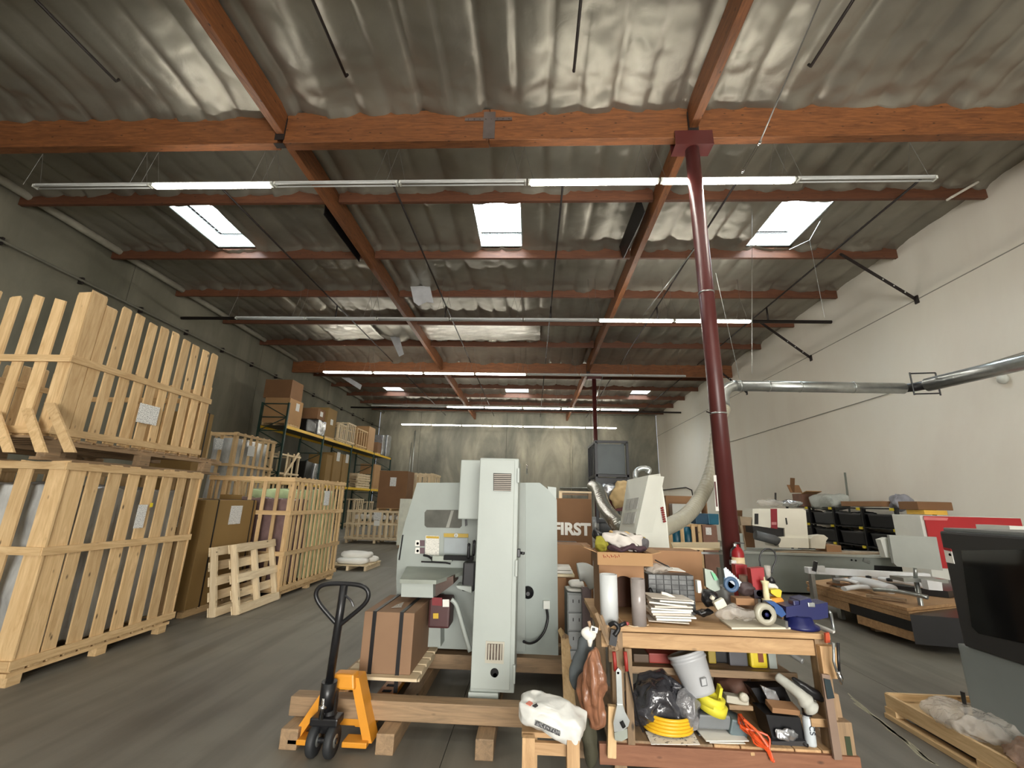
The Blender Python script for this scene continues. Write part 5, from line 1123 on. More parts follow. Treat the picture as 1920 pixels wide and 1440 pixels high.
# ================================================================ workbench
wbn = thing('workbench', 'cluttered pine workbench with a lower shelf in the right foreground', 'workbench', (1.31, 4.05, 0))
BX0, BX1, BY0, BY1, BZ = .50, 2.13, 3.56, 4.5, .90
mbp = lambda nm, c, d, fam=BEN, rot=None: part(nm, MB().box(c, d, rot=rot, bev=.004), fam(max(range(3), key=lambda i: d[i])), wbn, world=True)
mbp('bench_top', ((BX0 + BX1) / 2, (BY0 + BY1) / 2, BZ - .018), (BX1 - BX0, BY1 - BY0, .036))
mbp('apron', ((BX0 + BX1) / 2 - .04, BY0 + .05, BZ - .10), (BX1 - BX0 - .12, .035, .10))
mbp('apron', ((BX0 + BX1) / 2, BY1 - .05, BZ - .10), (BX1 - BX0 - .1, .035, .10))
for x in (BX0 + .13, BX1 - .06):
    for y in (BY0 + .06, BY1 - .06): mbp('leg', (x, y, .43), (.085, .085, .86), OLDP)
mbp('leg_block', (BX1 - .045, BY0 + .0, BZ - .17), (.11, .06, .2)); mbp('leg_block', (BX0 + .1, BY0 + .02, BZ - .17), (.07, .05, .13), OLDP)
mbp('mid_shelf', (1.36, 4.15, .53), (1.30, .52, .022), OLDP); mbp('shelf_rail', (1.36, 3.88, .525), (1.34, .03, .05), OLDP)
for k in range(9): mbp('shelf_board', (BX0 + .13 + k * .178, 4.02, .185), (.17, .92, .02), BEN if k > 3 else OLDP)
mbp('bottom_rail', ((BX0 + BX1) / 2 + .02, BY0 - .01, .12), (BX1 - BX0 + .08, .04, .12), wood_f := (lambda a: wood('orange_pine', (128, 84, 60), (152, 104, 76), a)))
mbp('bottom_rail', ((BX0 + BX1) / 2, BY1 - .02, .12), (BX1 - BX0, .04, .1), OLDP)
mbp('side_plank', (BX1 + .02, 3.72, .45), (.02, .11, .84), OLDP, rot=(.0, .03, 0)); mbp('side_plank', (BX0 + .2, BY0 - .01, .45), (.05, .03, .62), OLDP)
mbp('back_board', (1.85, 4.3, .38), (.5, .02, .38), OLDP)
T = lambda x, y, z=BZ: P(x, y, Z=z + .002)
def lathe_at(name, x, y, prof, m, label, cat, z=BZ, n=24, **k):
    q = T(x, y, z); return single(name, MB().lathe(q, prof, n), m, label, cat)
# --- on the bench
q = T(1143, 1168); r_ = .066; h_ = P(1142, 1077, Y=q.y).z - BZ
t = thing('paper_roll', 'white cardboard tube standing at the left front of the bench', 'tube', q)
part('tube', MB().lathe((0, 0, 0), ((r_, 0), (r_, h_), (r_ * .88, h_), (r_ * .88, .02)), 28), mat('white_tube', (208, 212, 212), .4, var=.03), t)
q = T(1199, 1172); r_ = .052
t = thing('plastic_tube', 'grey translucent tube standing right of the white tube', 'tube', q)
part('tube', MB().lathe((0, 0, 0), ((r_, 0), (r_, h_ - .02), (r_ * .9, h_ - .02), (r_ * .9, .02)), 28), mat('greyish_tube', (150, 142, 138), .25, var=.12, scale=8), t)
# stand-up carton with arched opening
q = T(1124, 1150); xL = q.x; yC = 3.86; zt_ = P(1150, 1060, Y=yC).z; xR_ = P(1208, 1100, Y=yC).x
t = thing('cardboard_box', 'brown carton with an arched cut-out behind the two tubes', 'box', ((xL + xR_) / 2, yC + .15, BZ))
arch = [(xL, BZ), (xL, zt_), (xR_, zt_), (xR_, BZ), (P(1190, 1150, Y=yC).x, BZ)]
ax0, ax1 = P(1154, 1100, Y=yC).x, P(1186, 1100, Y=yC).x; azt = P(1170, 1080, Y=yC).z
arc = [((ax0 + ax1) / 2 + (ax1 - ax0) / 2 * math.cos(a), azt - .04 + .04 * math.sin(a)) for a in [k * PI / 8 for k in range(9)]]
outl = [(xL, BZ), (xL, zt_), (xR_, zt_), (xR_, BZ), (ax1, BZ)] + arc + [(ax0, BZ)]
part('front_face', MB().prism([(x, yC, z) for x, z in outl], (0, .006, 0)), M_kraft, t, world=True)
part('back_face', MB().box(((xL + xR_) / 2, yC + .33, (BZ + zt_) / 2), (xR_ - xL, .006, zt_ - BZ)), mat('reddish_box', (126, 92, 76), .7), t, world=True)
for x in (xL, xR_): part('side_face', MB().box((x, yC + .165, (BZ + zt_) / 2), (.006, .33, zt_ - BZ)), M_kraft, t, world=True)
part('top_face', MB().box(((xL + xR_) / 2, yC + .165, zt_), (xR_ - xL, .33, .006)), M_kraft, t, world=True)
# open rag box on top
a_ = P(1121, 1060, Y=yC - .03); b_ = P(1224, 1060, Y=yC - .03); zr = P(1160, 1036, Y=yC - .03).z; z0_ = zt_ + .004
t = thing('cardboard_box', 'shallow open carton with red scrawl holding dirty rags', 'box', ((a_.x + b_.x) / 2, yC + .12, z0_))
for nm, c, d in (('front', ((a_.x + b_.x) / 2, yC - .03, (z0_ + zr) / 2), (b_.x - a_.x, .006, zr - z0_)), ('back', ((a_.x + b_.x) / 2, yC + .3, (z0_ + zr) / 2), (b_.x - a_.x, .006, zr - z0_)), ('side', (a_.x, yC + .135, (z0_ + zr) / 2), (.006, .33, zr - z0_)), ('side', (b_.x, yC + .135, (z0_ + zr) / 2), (.006, .33, zr - z0_)), ('bottom', ((a_.x + b_.x) / 2, yC + .135, z0_ + .003), (b_.x - a_.x, .33, .006))):
    part(nm, MB().box(c, d), M_carton if nm != 'side' else M_kraft, t, world=True)
part('flap', MB().box((a_.x - .05, yC + .14, zr + .01), (.12, .28, .005), rot=(0, .35, 0)), M_carton, t, world=True); part('flap', MB().box((b_.x + .03, yC + .14, zr + .0), (.1, .3, .005), rot=(0, -.2, 0)), M_carton, t, world=True)
mb = MB()
for k in range(9):
    x = 1131 + k * 3.6; mb.tube([P(x, 1040 + (k % 2) * 3, Y=yC - .035), P(x + 2, 1046 - (k % 3), Y=yC - .035)], .0022, 4)
part('red_scrawl', mb, M_redp, t, world=True)['kind'] = 'stuff'
def rag(px, Y, d, m, label, seed, amp=.05, rot=None, flat=0):
    return single('rag', blob(P(*px, Y=Y), d, amp, 9, seed, 4, rot=rot, flat=flat), m, label, 'rag')
rc = (a_.x + b_.x) / 2
rag((1166, 1012), 3.98, (.34, .2, .12), mat('dirty_white_cloth', (198, 192, 184), .85, var=.12, bump=.6, bscale=7), 'dirty white rag heaped on the open carton', 1, .05, rot=(0, .12, 0), flat=1)
rag((1165, 1001), 4.04, (.17, .13, .07), mat('tan_rag', (190, 158, 104), .9, var=.3, bump=.6, bscale=9), 'tan rag at the top of the rag heap', 2, .04)
rag((1128, 1022), 3.96, (.1, .12, .11), mat('olive_rag', (142, 136, 44), .85, var=.3, bump=.6), 'olive-yellow rag at the left of the heap', 3, .04)
rag((1175, 1027), 3.95, (.33, .2, .05), mat('plum_rag', (70, 50, 56), .9, var=.3, bump=.6), 'dark plum rag underneath the white rag', 4, .03)
rag((1196, 1010), 4.03, (.13, .12, .05), mat('mustard_rag', (176, 150, 50), .9, var=.3, bump=.6), 'mustard rag at the right of the heap', 5, .03)
rag((1206, 1019), 3.99, (.1, .1, .07), mat('grey_glove', (96, 94, 96), .8, var=.2), 'grey rag end sticking out at right of the heap', 6, .02)
rag((1120, 1003), 4.02, (.1, .1, .1), M_black, 'black cloth at the far left of the heap', 7, .03)
# parts organiser
yo = 3.98; o0 = P(1218, 1140, Y=yo); o1 = P(1305, 1140, Y=yo); zo1 = P(1260, 1078, Y=yo).z
t = thing('parts_organiser', 'black parts organiser with small clear drawers', 'organiser', ((o0.x + o1.x) / 2, yo + .08, BZ))
ow = o1.x - o0.x; oh = zo1 - BZ
part('case', MB().box(((o0.x + o1.x) / 2, yo + .08, BZ + oh / 2), (ow, .15, oh), bev=.004), M_black, t, world=True)
for i in range(6):
    for j in range(8): d_ = piece('drawer', (ow / 6 - .008, .01, oh / 8 - .006), (0 - ow / 2 + (i + .5) * ow / 6, -.08, (j + .5) * oh / 8), mat('smoky_drawer', (92, 94, 94), .25, var=.5, scale=12, rnd=.35), t)
single('plastic_bag', blob(P(1235, 1066, Y=4.03), (.25, .14, .06), .03, 10, 3, 4), M_clear, 'clear bag of parts lying on the organiser', 'bag')
single('paper_sheet', MB().box(P(1262, 1067, Y=4.03), (.16, .12, .004), rot=(.1, .08, .2)), M_paper, 'small white sheet on top of the organiser', 'paper')
single('black_rod', MB().tube([P(1228, 1050, Y=4.0), P(1256, 1064, Y=4.0)], .006, 6), M_black, 'thin black rod lying across the bag on the organiser', 'rod')
carton('large brown carton behind the parts organiser', P(1322, 1060, Y=4.5).x, 4.56, P(1322, 1060, Y=4.5).x - P(1224, 1060, Y=4.5).x, .3, P(1270, 1034, Y=4.5).z, 0, m=M_kraft)
# stacks of paper
for k in range(10):
    x = .86 + .0; q = T(1262, 1170)
    p_ = single('document', MB().box((q.x + random.uniform(-.022, .026), q.y + .09, BZ + .014 + k * .0175), (.30 + random.uniform(-.05, .03), .21, random.choice((.006, .012, .015))), rot=(random.uniform(-.01, .01), random.uniform(-.015, .015) + (.05 * (k > 6)), random.uniform(-.22, .12)), bev=.002), M_paper if k % 3 else mat('cream_paper', (208, 200, 188), .6),
                ['lowest', 'second lowest', 'third lowest', 'fourth lowest', 'fifth lowest', 'sixth lowest', 'seventh lowest', 'third from top', 'second from top', 'topmost'][k] + ' bundle in the stack of papers beside the tubes', 'papers', 'stacked papers on the bench')
single('document', MB().tube(smooth_pts([P(1240, 1112, Y=3.75), P(1252, 1115, Y=3.75), P(1275, 1126, Y=3.75), P(1300, 1130, Y=3.75)], 4), .012, 6), M_paper, 'curled white booklet on top of the paper stack', 'papers')
for v_ in (0,): pass
single('white_cable', MB().tube(smooth_pts([T(1158, 1155), T(1170, 1168), T(1190, 1175), T(1216, 1172)], 5), .004, 6), mat('cream_cable', (220, 200, 170), .4), 'cream cable curving round the base of the tubes', 'cable')
single('dark_tool', blob(T(1222, 1150) + Vector((0, 0, .1)), (.06, .07, .2), .01, 9, 3, 3), M_black, 'dark upright tool between grey tube and papers', 'tool')
# clamps and black tape at left corner
mb = MB(); mb.tube(smooth_pts([P(1143, 1172, Y=3.5), P(1152, 1168, Y=3.48), P(1160, 1178, Y=3.48), P(1152, 1192, Y=3.48)], 4), .016, 8); mb.box(P(1150, 1195, Y=3.5), (.05, .03, .1), rot=(0, .2, 0)); mb.cyl(P(1157, 1175, Y=3.5), P(1174, 1168, Y=3.5), .014, 8)
single('hand_clamp', mb, M_black, 'black hand clamp gripped on the left front corner of the bench', 'clamp')
single('red_clamp_tip', MB().box(P(1176, 1169, Y=3.5), (.02, .02, .02), bev=.004), M_redp, 'small red clamp tip beside the black hand clamp', 'clamp')
# left hanging tools
wr_ = thing('adjustable_wrench', 'large grey adjustable wrench hanging on the left bench leg', 'wrench', P(1160, 1400, Y=3.42))
part('handle', MB().prism([P(x, y, Y=3.44) for x, y in ((1155, 1258), (1159, 1252), (1165, 1258), (1168, 1325), (1157, 1325))], (0, .018, 0)), M_galv, wr_, world=True)
part('head', MB().prism([P(x, y, Y=3.43) for x, y in ((1157, 1322), (1168, 1322), (1172, 1335), (1181, 1352), (1178, 1362), (1168, 1370), (1152, 1373), (1150, 1356))], (0, .032, 0)), M_galv, wr_, world=True)
part('jaw', MB().prism([P(x, y, Y=3.435) for x, y in ((1152, 1374), (1176, 1366), (1177, 1384), (1166, 1390), (1153, 1388))], (0, .024, 0)), mat('worn_grey_steel', (150, 156, 146), .4, .3, var=.12), wr_, world=True)
part('knurl', MB().cyl(P(1165, 1353, Y=3.425), P(1170, 1363, Y=3.425), .014, 10), M_dark, wr_, world=True)
part('hang_hole', MB().lathe(P(1159, 1262, Y=3.438), ((0, 0), (.008, 0)), 12, rot=(PI/2, 0, 0)), M_dark, wr_, world=True)
for k, (x, c) in enumerate(((1151, M_redp), (1172, M_redp))):
    single('clamp_handle', MB().tube([P(x, 1222, Y=3.47), P(x + 2, 1242, Y=3.47), P(x + 3, 1258, Y=3.47)], .013, 8), mat('faded_red_grip', (150, 48, 40), .5), ['left', 'right'][k] + ' red plier grip hanging beside the wrench', 'pliers')
mbg = blob(P(1113, 1285, Y=3.42), (.18, .13, .48), .04, 7, 4, 5, flat=0); 
for v in mbg.bm.verts: v.co.x += (P(1113, 1285, Y=3.42).x - v.co.x) * .45 * max(0, (v.co.z - P(1113, 1285, Y=3.42).z) / .24)
for v in mbg.bm.verts:
    qx = v.co.x - P(1113, 1285, Y=3.42).x; qy = v.co.y - 3.42; an = math.atan2(qy, qx); kf = 1 + .13 * math.sin(an * 6 + v.co.z * 9) ; v.co.x += qx * (kf - 1); v.co.y += qy * (kf - 1)
single('net_bag', mbg, mat('brown_orange_film', (150, 104, 78), .3, var=.35, scale=7, alpha=.93, bump=.8, bscale=14, stretch=(2, 2, .6)), 'brownish plastic bag of orange material hanging at the left of the bench', 'bag')
single('grey_cloth', blob(P(1090, 1240, Y=3.62), (.14, .1, .36), .03, 6, 9, 4, rot=(0, .25, 0)), mat('slate_cloth', (84, 90, 92), .8, bump=.4, bscale=6), 'grey cloth hanging behind the brown plastic bag', 'cloth')
t = thing('sander', 'white palm tool with black socket hanging above the brown bag', 'tool', P(1110, 1205, Y=3.38))
part('body', blob(P(1104, 1188, Y=3.4), (.10, .06, .09), .008, 9, 2, 4), M_paper, t, world=True); part('neck', MB().tube([P(1104, 1165, Y=3.4), P(1108, 1180, Y=3.4)], .011, 8), mat('wooden_grip', (170, 140, 112), .6), t, world=True)
part('nozzle', MB().tube([P(1106, 1195, Y=3.4), P(1106, 1212, Y=3.4)], .02, 8, radii=[.026, .012]), M_paper, t, world=True); part('socket', MB().box(P(1114, 1180, Y=3.36), (.05, .02, .035), rot=(0, .3, 0), bev=.004), M_paper, t, world=True); part('socket_hole', MB().box(P(1113, 1180, Y=3.345), (.02, .006, .018)), M_black, t, world=True)
for k in range(3): single('wood_strip', MB().tube([P(1118 + k * 9, 1150 + k * 4, Y=3.6), P(1142 + k * 8, 1210 + k * 5, Y=3.5)], .016, 4), OLDP(2), ['left', 'middle', 'right'][k] + ' weathered wood strip slanting at the left bench corner', 'strip')
single('dark_sack', blob(P(1105, 1385, Y=3.5), (.1, .12, .34), .02, 7, 2, 4), mat('olive_dark_cloth', (70, 68, 52), .8, bump=.4), 'dark olive cloth bundle on the floor between trestle and bench', 'sack')
single('pine_block', MB().box(P(1147, 1370, Y=3.5), (.06, .05, .3), rot=(0, .05, 0), bev=.008), PINE(2), 'upright pine block at the foot of the left bench leg', 'block')

# --- right of the bench top
q = T(1362, 1137); t = thing('metal_can', 'grey metal can crammed with pliers and fittings', 'can', q)
part('can', MB().lathe((0, 0, 0), ((.085, 0), (.095, .15), (.088, .15), (.08, .02)), 24), mat('dull_zinc', (140, 144, 144), .4, .5), t)
part('fittings', blob((0, 0, .15), (.16, .15, .05), .02, 20, 2, 4), mat('mixed_fittings', (120, 118, 112), .35, .5, var=.6, scale=30), t)
yk = 3.86
mb = MB(); pts = [(1357, 1066), (1362, 1063)]
edge = []
for k in range(8):
    x, y = 1358 + k * 3.9, 1066 + k * 3.7; edge += [(x + 3.4, y - 2.4), (x + 5.4, y + .4), (x + 3.0, y + 2.2)]
mb.prism([P(x, y, Y=yk) for x, y in [(1357, 1067)] + edge + [(1387, 1100), (1378, 1098), (1360, 1084)]], (0, .012, 0))
cg = single('pipe_cutter_comb', mb, mat('pale_blue_plastic', (196, 206, 214), .4), 'white toothed plastic gauge standing up out of the metal can', 'gauge')
mb = MB().lathe(P(1371, 1096, Y=yk), ((.03, -.012), (.055, -.014), (.06, 0), (.055, .014), (.03, .012), (.03, -.012)), 24, rot=(PI/2, 0, 0)); mb.prism([P(x, y, Y=yk) for x, y in ((1358, 1082), (1364, 1086), (1366, 1104), (1358, 1102))], (0, .02, 0))
single('blue_snips', mb, mat('dusty_blue', (70, 98, 130), .45, var=.15), 'dusty blue ring-shaped cutter stuck in the metal can', 'cutter')
mb = MB().prism([P(x, y, Y=3.95) for x, y in ((1321, 1066), (1336, 1070), (1349, 1088), (1350, 1106), (1338, 1110), (1324, 1100))], (0, .04, 0)); single('steel_plate', mb, mat('green_grey_steel', (150, 160, 150), .3, .6, var=.2), 'rounded steel plate with green print standing behind the can', 'blade')
single('green_print', MB().prism([P(x, y, Y=3.935) for x, y in ((1333, 1072), (1341, 1076), (1346, 1088), (1340, 1088))], (0, .01, 0)), mat('mint_green', (110, 190, 140), .4), 'mint green sticker on the rounded steel plate', 'sticker')
single('white_bracket', MB().prism([P(x, y, Y=3.9) for x, y in ((1307, 1089), (1314, 1089), (1317, 1112), (1309, 1112))], (0, .05, 0)), M_paper, 'small white bracket right of the organiser', 'bracket')
single('black_tool', blob(P(1330, 1122, Y=3.9), (.13, .14, .12), .03, 12, 3, 4), M_black, 'jumble of black tools behind the white bottle', 'tool')
single('black_tool', blob(P(1318, 1148, Y=3.85), (.14, .1, .05), .02, 14, 5, 4), M_black, 'low black tool beside the paper stack', 'tool')
# extinguisher on the column (stands at the column)
t = thing('fire_extinguisher', 'red fire extinguisher hung on the maroon column', 'fire extinguisher', P(1378, 1055, Y=6.6))
exy = 6.56; q = P(1382, 1056, Y=exy) + Vector((.02, 0, 0)); s_ = .0078
part('cylinder', MB().lathe(q, ((.0, -.18), (.075, -.17), (.08, -.14), (.08, .14), (.06, .19), (.025, .215), (.025, .24)), 20), M_redp, t, world=True)
part('label', MB().lathe(q + Vector((.0, 0, 0)), ((.0812, -.08), (.0812, .08)), 20), mat('cream_label', (214, 190, 150), .5), t, world=True)
part('valve', MB().box(P(1378, 1022, Y=exy) + Vector((0, 0, -.01)), (.04, .04, .06), bev=.006), M_galv, t, world=True)
part('lever', MB().box(P(1386, 1018, Y=exy), (.13, .02, .014), rot=(0, .05, 0)), M_chrome, t, world=True); part('hose', MB().tube(smooth_pts([P(1380, 1024, Y=exy), P(1371, 1032, Y=exy - .06), P(1370, 1045, Y=exy - .06)], 4), .012, 8), M_black, t, world=True)
part('bracket', MB().box(q + Vector((-.03, .08, 0)), (.1, .05, .06)), M_galv, t, world=True)
single('tag_sheet', MB().prism([P(x, y, Y=6.5) for x, y in ((1371, 1050), (1386, 1052), (1387, 1066), (1372, 1063))], (0, .006, 0)), M_label, 'white inspection tag below the extinguisher', 'tag')
# jars, red box etc
q = T(1402, 1120); t = thing('glass_jar', 'open glass jar with brown contents behind the red box', 'jar', (P(1401, 1100, Y=4.02).x, 4.02, BZ))
part('jar', MB().lathe((0, 0, 0), ((.07, 0), (.07, .24), (.055, .28), (.055, .31)), 24), mat('brown_glassware', (130, 108, 92), .2, var=.3, scale=9), t)
single('red_box', MB().box((P(1388, 1080, Y=4.15).x, 4.15, BZ + .19), (.1, .08, .38), bev=.004), M_redp, 'dark red box half hidden behind the toothed gauge', 'box')
yr_ = 3.86; t = thing('red_box', 'bright red box standing upright beside the cream nozzle', 'box', P(1423, 1122, Y=yr_))
part('box', MB().prism([P(x, y, Y=yr_) for x, y in ((1407, 1066), (1432, 1064), (1438, 1124), (1415, 1122))], (0, .07, 0)), M_redp, t, world=True)
part('dark_band', MB().prism([P(x, y, Y=yr_ - .002) for x, y in ((1413, 1106), (1437, 1106), (1438, 1124), (1415, 1122))], (0, .07, 0)), mat('navy_band', (26, 16, 32), .4), t, world=True); q = P(1424, 1113, Y=yr_ - .004); part('blue_dot', MB().lathe(q, ((0, 0), (.022, 0)), 14, rot=(PI/2, 0, 0)), mat('pale_blue_dot', (150, 180, 196), .4), t, world=True)
t = thing('spray_bottle', 'white trigger bottle with black collar behind the red box', 'bottle', P(1444, 1115, Y=4.0))
part('bottle', MB().lathe((P(1446, 1112, Y=4.0).x, 4.0, BZ), ((.055, 0), (.055, P(1446, 1112, Y=4.0).z - BZ + .05), (.02, P(1446, 1112, Y=4.0).z - BZ + .09)), 20), M_paper, t, world=True); part('collar', MB().lathe(P(1446, 1093, Y=4.0), ((.035, 0), (.025, .04), (.015, .05)), 16), M_black, t, world=True)
part('nozzle', MB().tube([P(1442, 1088, Y=4.0), P(1440, 1072, Y=4.0), P(1438, 1060, Y=4.0)], .02, 8, radii=[.012, .022, .026]), M_clear, t, world=True)
single('cable_loop', MB().tube(smooth_pts([P(x, y, Y=4.1) for x, y in ((1428, 1135), (1426, 1066), (1424, 1048), (1429, 1034), (1440, 1029), (1451, 1034), (1455, 1048), (1450, 1062), (1446, 1075))], 5), .0065, 8), M_black, 'black cable looping up above the red box', 'cable')
t = thing('caulk_tube', 'cream nozzle tube standing beside the yellow square', 'tube', P(1436, 1125, Y=3.8))
part('body', MB().lathe(P(1438, 1126, Y=3.8), ((.035, 0), (.035, .012), (.022, .014), (.02, .11), (.028, .13), (.03, .14), (.006, .145), (.004, .17)), 16), mat('cream_nozzle', (222, 212, 170), .45), t, world=True)
t = thing('tape_measure', 'yellow and orange tape measure lying behind the vise', 'tape measure', P(1458, 1133, Y=3.82))
part('case', MB().prism([P(x, y, Y=3.85) for x, y in ((1445, 1106), (1462, 1105), (1466, 1108), (1464, 1121), (1456, 1119), (1446, 1112))], (0, .06, 0)), M_yel, t, world=True); part('base', MB().prism([P(x, y, Y=3.82) for x, y in ((1446, 1122), (1466, 1121), (1470, 1126), (1468, 1135), (1458, 1131), (1446, 1127))], (0, .07, 0)), M_orange, t, world=True)
single('tan_block', MB().box(P(1392, 1126, Y=3.8), (.14, .1, .05), bev=.006), M_kraft, 'small tan carton block in front of the metal can', 'box')
single('dark_pouch', blob(P(1400, 1105, Y=3.9), (.15, .08, .1), .02, 12, 3, 4), mat('brown_black_pouch', (66, 52, 52), .6, var=.4), 'dark brown pouch left of the red box', 'pouch')
t = thing('white_bottle', 'small white bottle lying on the clear plastic bag', 'bottle', P(1345, 1132, Y=3.72))
part('body', MB().box(P(1349, 1132, Y=3.72), (.085, .05, .06), rot=(0, -.45, 0), bev=.01), mat('milky_plastic', (214, 210, 192), .4), t, world=True); part('cap', MB().cyl(P(1338, 1123, Y=3.72), P(1333, 1119, Y=3.72) , .016, 10), mat('milky_plastic', (214, 210, 192), .4), t, world=True)
single('clear_bag', blob(P(1382, 1148, Y=3.72), (.32, .17, .1), .03, 9, 7, 5), M_clear, 'crumpled clear plastic bag in the middle of the bench top', 'bag')
t = thing('tape_dispenser', 'blue tape dispenser holding a roll of clear tape', 'tape dispenser', P(1438, 1168, Y=3.66))
q = P(1434, 1151, Y=3.64)
part('tape_roll', MB().lathe(q, ((.034, -.024), (.072, -.024), (.072, .024), (.034, .024), (.034, -.024)), 32, rot=(PI/2, 0, 0)), mat('clear_tape_roll', (178, 174, 156), .25, var=.05), t, world=True)
part('spool', MB().lathe(q + Vector((0, -.004, 0)), ((0, -.02), (.012, -.022), (.012, .024), (.036, .024)), 6, rot=(PI/2, 0, 0)), mat('cream_spool', (206, 200, 168), .5), t, world=True)
part('hub', MB().lathe(q + Vector((0, -.022, 0)), ((0, .012), (.014, .01), (.016, -.01)), 14, rot=(PI/2, 0, 0)), M_blue, t, world=True)
part('frame', MB().prism([P(x, y, Y=3.63) for x, y in ((1437, 1128), (1452, 1128), (1467, 1140), (1474, 1152), (1466, 1158), (1455, 1150), (1452, 1138))], (0, .05, 0)), mat('royal_blue', (34, 76, 136), .4), t, world=True)
v_ = thing('bench_vise', 'dark blue cast bench vise on the right corner of the bench', 'vise', T(1515, 1180))
yv = 3.68
part('base', MB().lathe(T(1508, 1180) + Vector((0, .06, 0)), ((.13, 0), (.13, .02), (.1, .035), (.085, .075), (.07, .08)), 24), M_blue, v_, world=True)
part('body', MB().prism([P(x, y, Y=yv) for x, y in ((1474, 1138), (1500, 1134), (1500, 1126), (1520, 1122), (1524, 1134), (1552, 1130), (1553, 1158), (1535, 1162), (1502, 1162), (1496, 1155), (1474, 1158))], (0, .14, 0)), M_blue, v_, world=True)
part('jaw', MB().box(P(1510, 1130, Y=yv + .07), (.05, .16, .03), bev=.004), M_galv, v_, world=True)
part('screw', MB().cyl(P(1470, 1148, Y=yv + .07), P(1455, 1149, Y=yv + .07), .014, 10), M_galv, v_, world=True)
part('handle_bar', MB().cyl(P(1558, 1150, Y=yv), P(1564, 1184, Y=yv - .05), .009, 8), M_galv, v_, world=True); part('handle_ball', MB().lathe(P(1556, 1148, Y=yv), ((0, -.014), (.014, 0), (0, .014)), 10), M_galv, v_, world=True)
part('anvil', MB().box(P(1490, 1130, Y=yv + .05), (.06, .08, .04), bev=.01), M_blue, v_, world=True)
single('white_board', MB().prism([T(1349, 1163), T(1372, 1180), T(1486, 1180), T(1462, 1163)], (0, 0, .012)), mat('cream_white_board', (222, 216, 196), .5, var=.03), 'thin cream-white board lying at the front of the bench', 'board')
single('white_lath', MB().prism([T(1528, 1174), T(1562, 1188), T(1566, 1186), T(1530, 1171)], (0, 0, .012)), M_paper, 'narrow white lath at the right corner of the bench', 'lath')
single('orange_clip', MB().prism([P(x, y, Y=3.5) for x, y in ((1548, 1188), (1555, 1186), (1557, 1205), (1549, 1206))], (0, .02, 0)), mat('rusty_orange', (180, 70, 34), .5), 'rusty orange clip on the right front corner of the bench', 'clip')
single('box_cutter', MB().box(T(1465, 1176) + Vector((0, 0, .03)), (.02, .12, .05), rot=(0, 0, .2)), M_galv, 'grey metal stop standing on the cream-white board', 'tool')

# --- shelf contents
SH = .197
t = thing('plastic_bucket', 'translucent white bucket tipped over on the lower shelf', 'bucket', P(1298, 1265, Y=3.74))
c0 = P(1316, 1302, Y=3.72); c1_ = P(1285, 1222, Y=3.78); ax = (c1_ - c0); hgt = ax.length
rq = ax.to_track_quat('Z', 'Y').to_euler()
milk = mat('milky_white_bucket', (184, 186, 188), .35, var=.05)
part('pail', MB().lathe(c0, ((.0, 0), (.095, 0), (.102, .02), (.128, hgt * .78), (.135, hgt * .8), (.135, hgt * .85), (.13, hgt * .86), (.13, hgt * .93), (.14, hgt * .94), (.14, hgt), (.12, hgt), (.1, .03)), 28, rot=rq), milk, t, world=True)
q = P(1322, 1278, Y=3.6); part('ink_print', MB().prism([P(x, y, Y=3.615) for x, y in ((1313, 1272), (1324, 1270), (1327, 1286), (1316, 1288))], (0, .004, 0)), mat('grey_ink', (110, 112, 114), .6), t, world=True)
part('ink_print', MB().prism([P(x, y, Y=3.612) for x, y in ((1315, 1274), (1323, 1272), (1325, 1284), (1317, 1286))], (0, .004, 0)), milk, t, world=True)
for k, (x, y) in enumerate(((1331, 1309), (1335, 1323))): single('strap_roll', MB().lathe(P(x, y, Y=3.72), ((.06, -.028), (.1, -.03), (.1, .03), (.06, .028), (.06, -.028)), 24, rot=(.1, .3, 0)), mat('bright_yellow_webbing', (222, 212, 60), .6, var=.06), ['upper', 'lower'][k] + ' loop of bright yellow webbing under the bucket', 'webbing')
single('webbing_tail', MB().box(P(1348, 1298, Y=3.74), (.02, .06, .09), rot=(.2, .2, 0)), mat('bright_yellow_webbing', (222, 212, 60), .6), 'standing tail of bright yellow webbing beside the bucket', 'webbing')
single('grey_plastic_bag', blob(P(1238, 1322, Y=3.78), (.5, .34, .36), .075, 6, 5, 5), mat('dark_shiny_bag', (62, 62, 66), .14, var=.3, bump=1.0, bscale=11, coat=.3), 'dark shiny plastic bag on the left of the lower shelf', 'bag')
single('clear_bag', blob(P(1288, 1330, Y=3.68), (.17, .16, .24), .04, 9, 11, 4), mat('shiny_grey_clear', (120, 120, 122), .08, var=.5, scale=9, bump=1.0, bscale=18, coat=.5), 'shiny clear bag between dark bag and grey bins', 'bag')
t = thing('air_hose', 'coil of yellow air hose lying on a sheet of paper', 'hose', P(1257, 1398, Y=3.6))
for k in range(5):
    cx_, cz_ = P(1256 + k * .8, 1378, Y=3.66).x, SH + .035 + k * .021
    part('coil', MB().tube([(cx_ + (.165 - .002 * k) * math.cos(a), 3.70 + .13 * math.sin(a), cz_) for a in [j * PI / 16 for j in range(33)]], .0115, 8), mat('hose_yellow', (228, 180, 40), .35, var=.05), t, world=True)
single('paper_sheet', MB().prism([(P(1215, 1398, Y=3.6).x, 3.66, SH + .01), (P(1222, 1420, Y=3.5).x, 3.5, SH + .006), (P(1316, 1404, Y=3.5).x, 3.53, SH + .006), (P(1300, 1385, Y=3.7).x, 3.7, SH + .01)], (0, 0, .004)), print_mat('hand_print', (226, 224, 218), (120, 122, 124), 14, 8, .62), 'white printed sheet under the yellow hose coil', 'paper')
gb_ = mat('mid_grey_bin', (112, 116, 118), .5, var=.06)
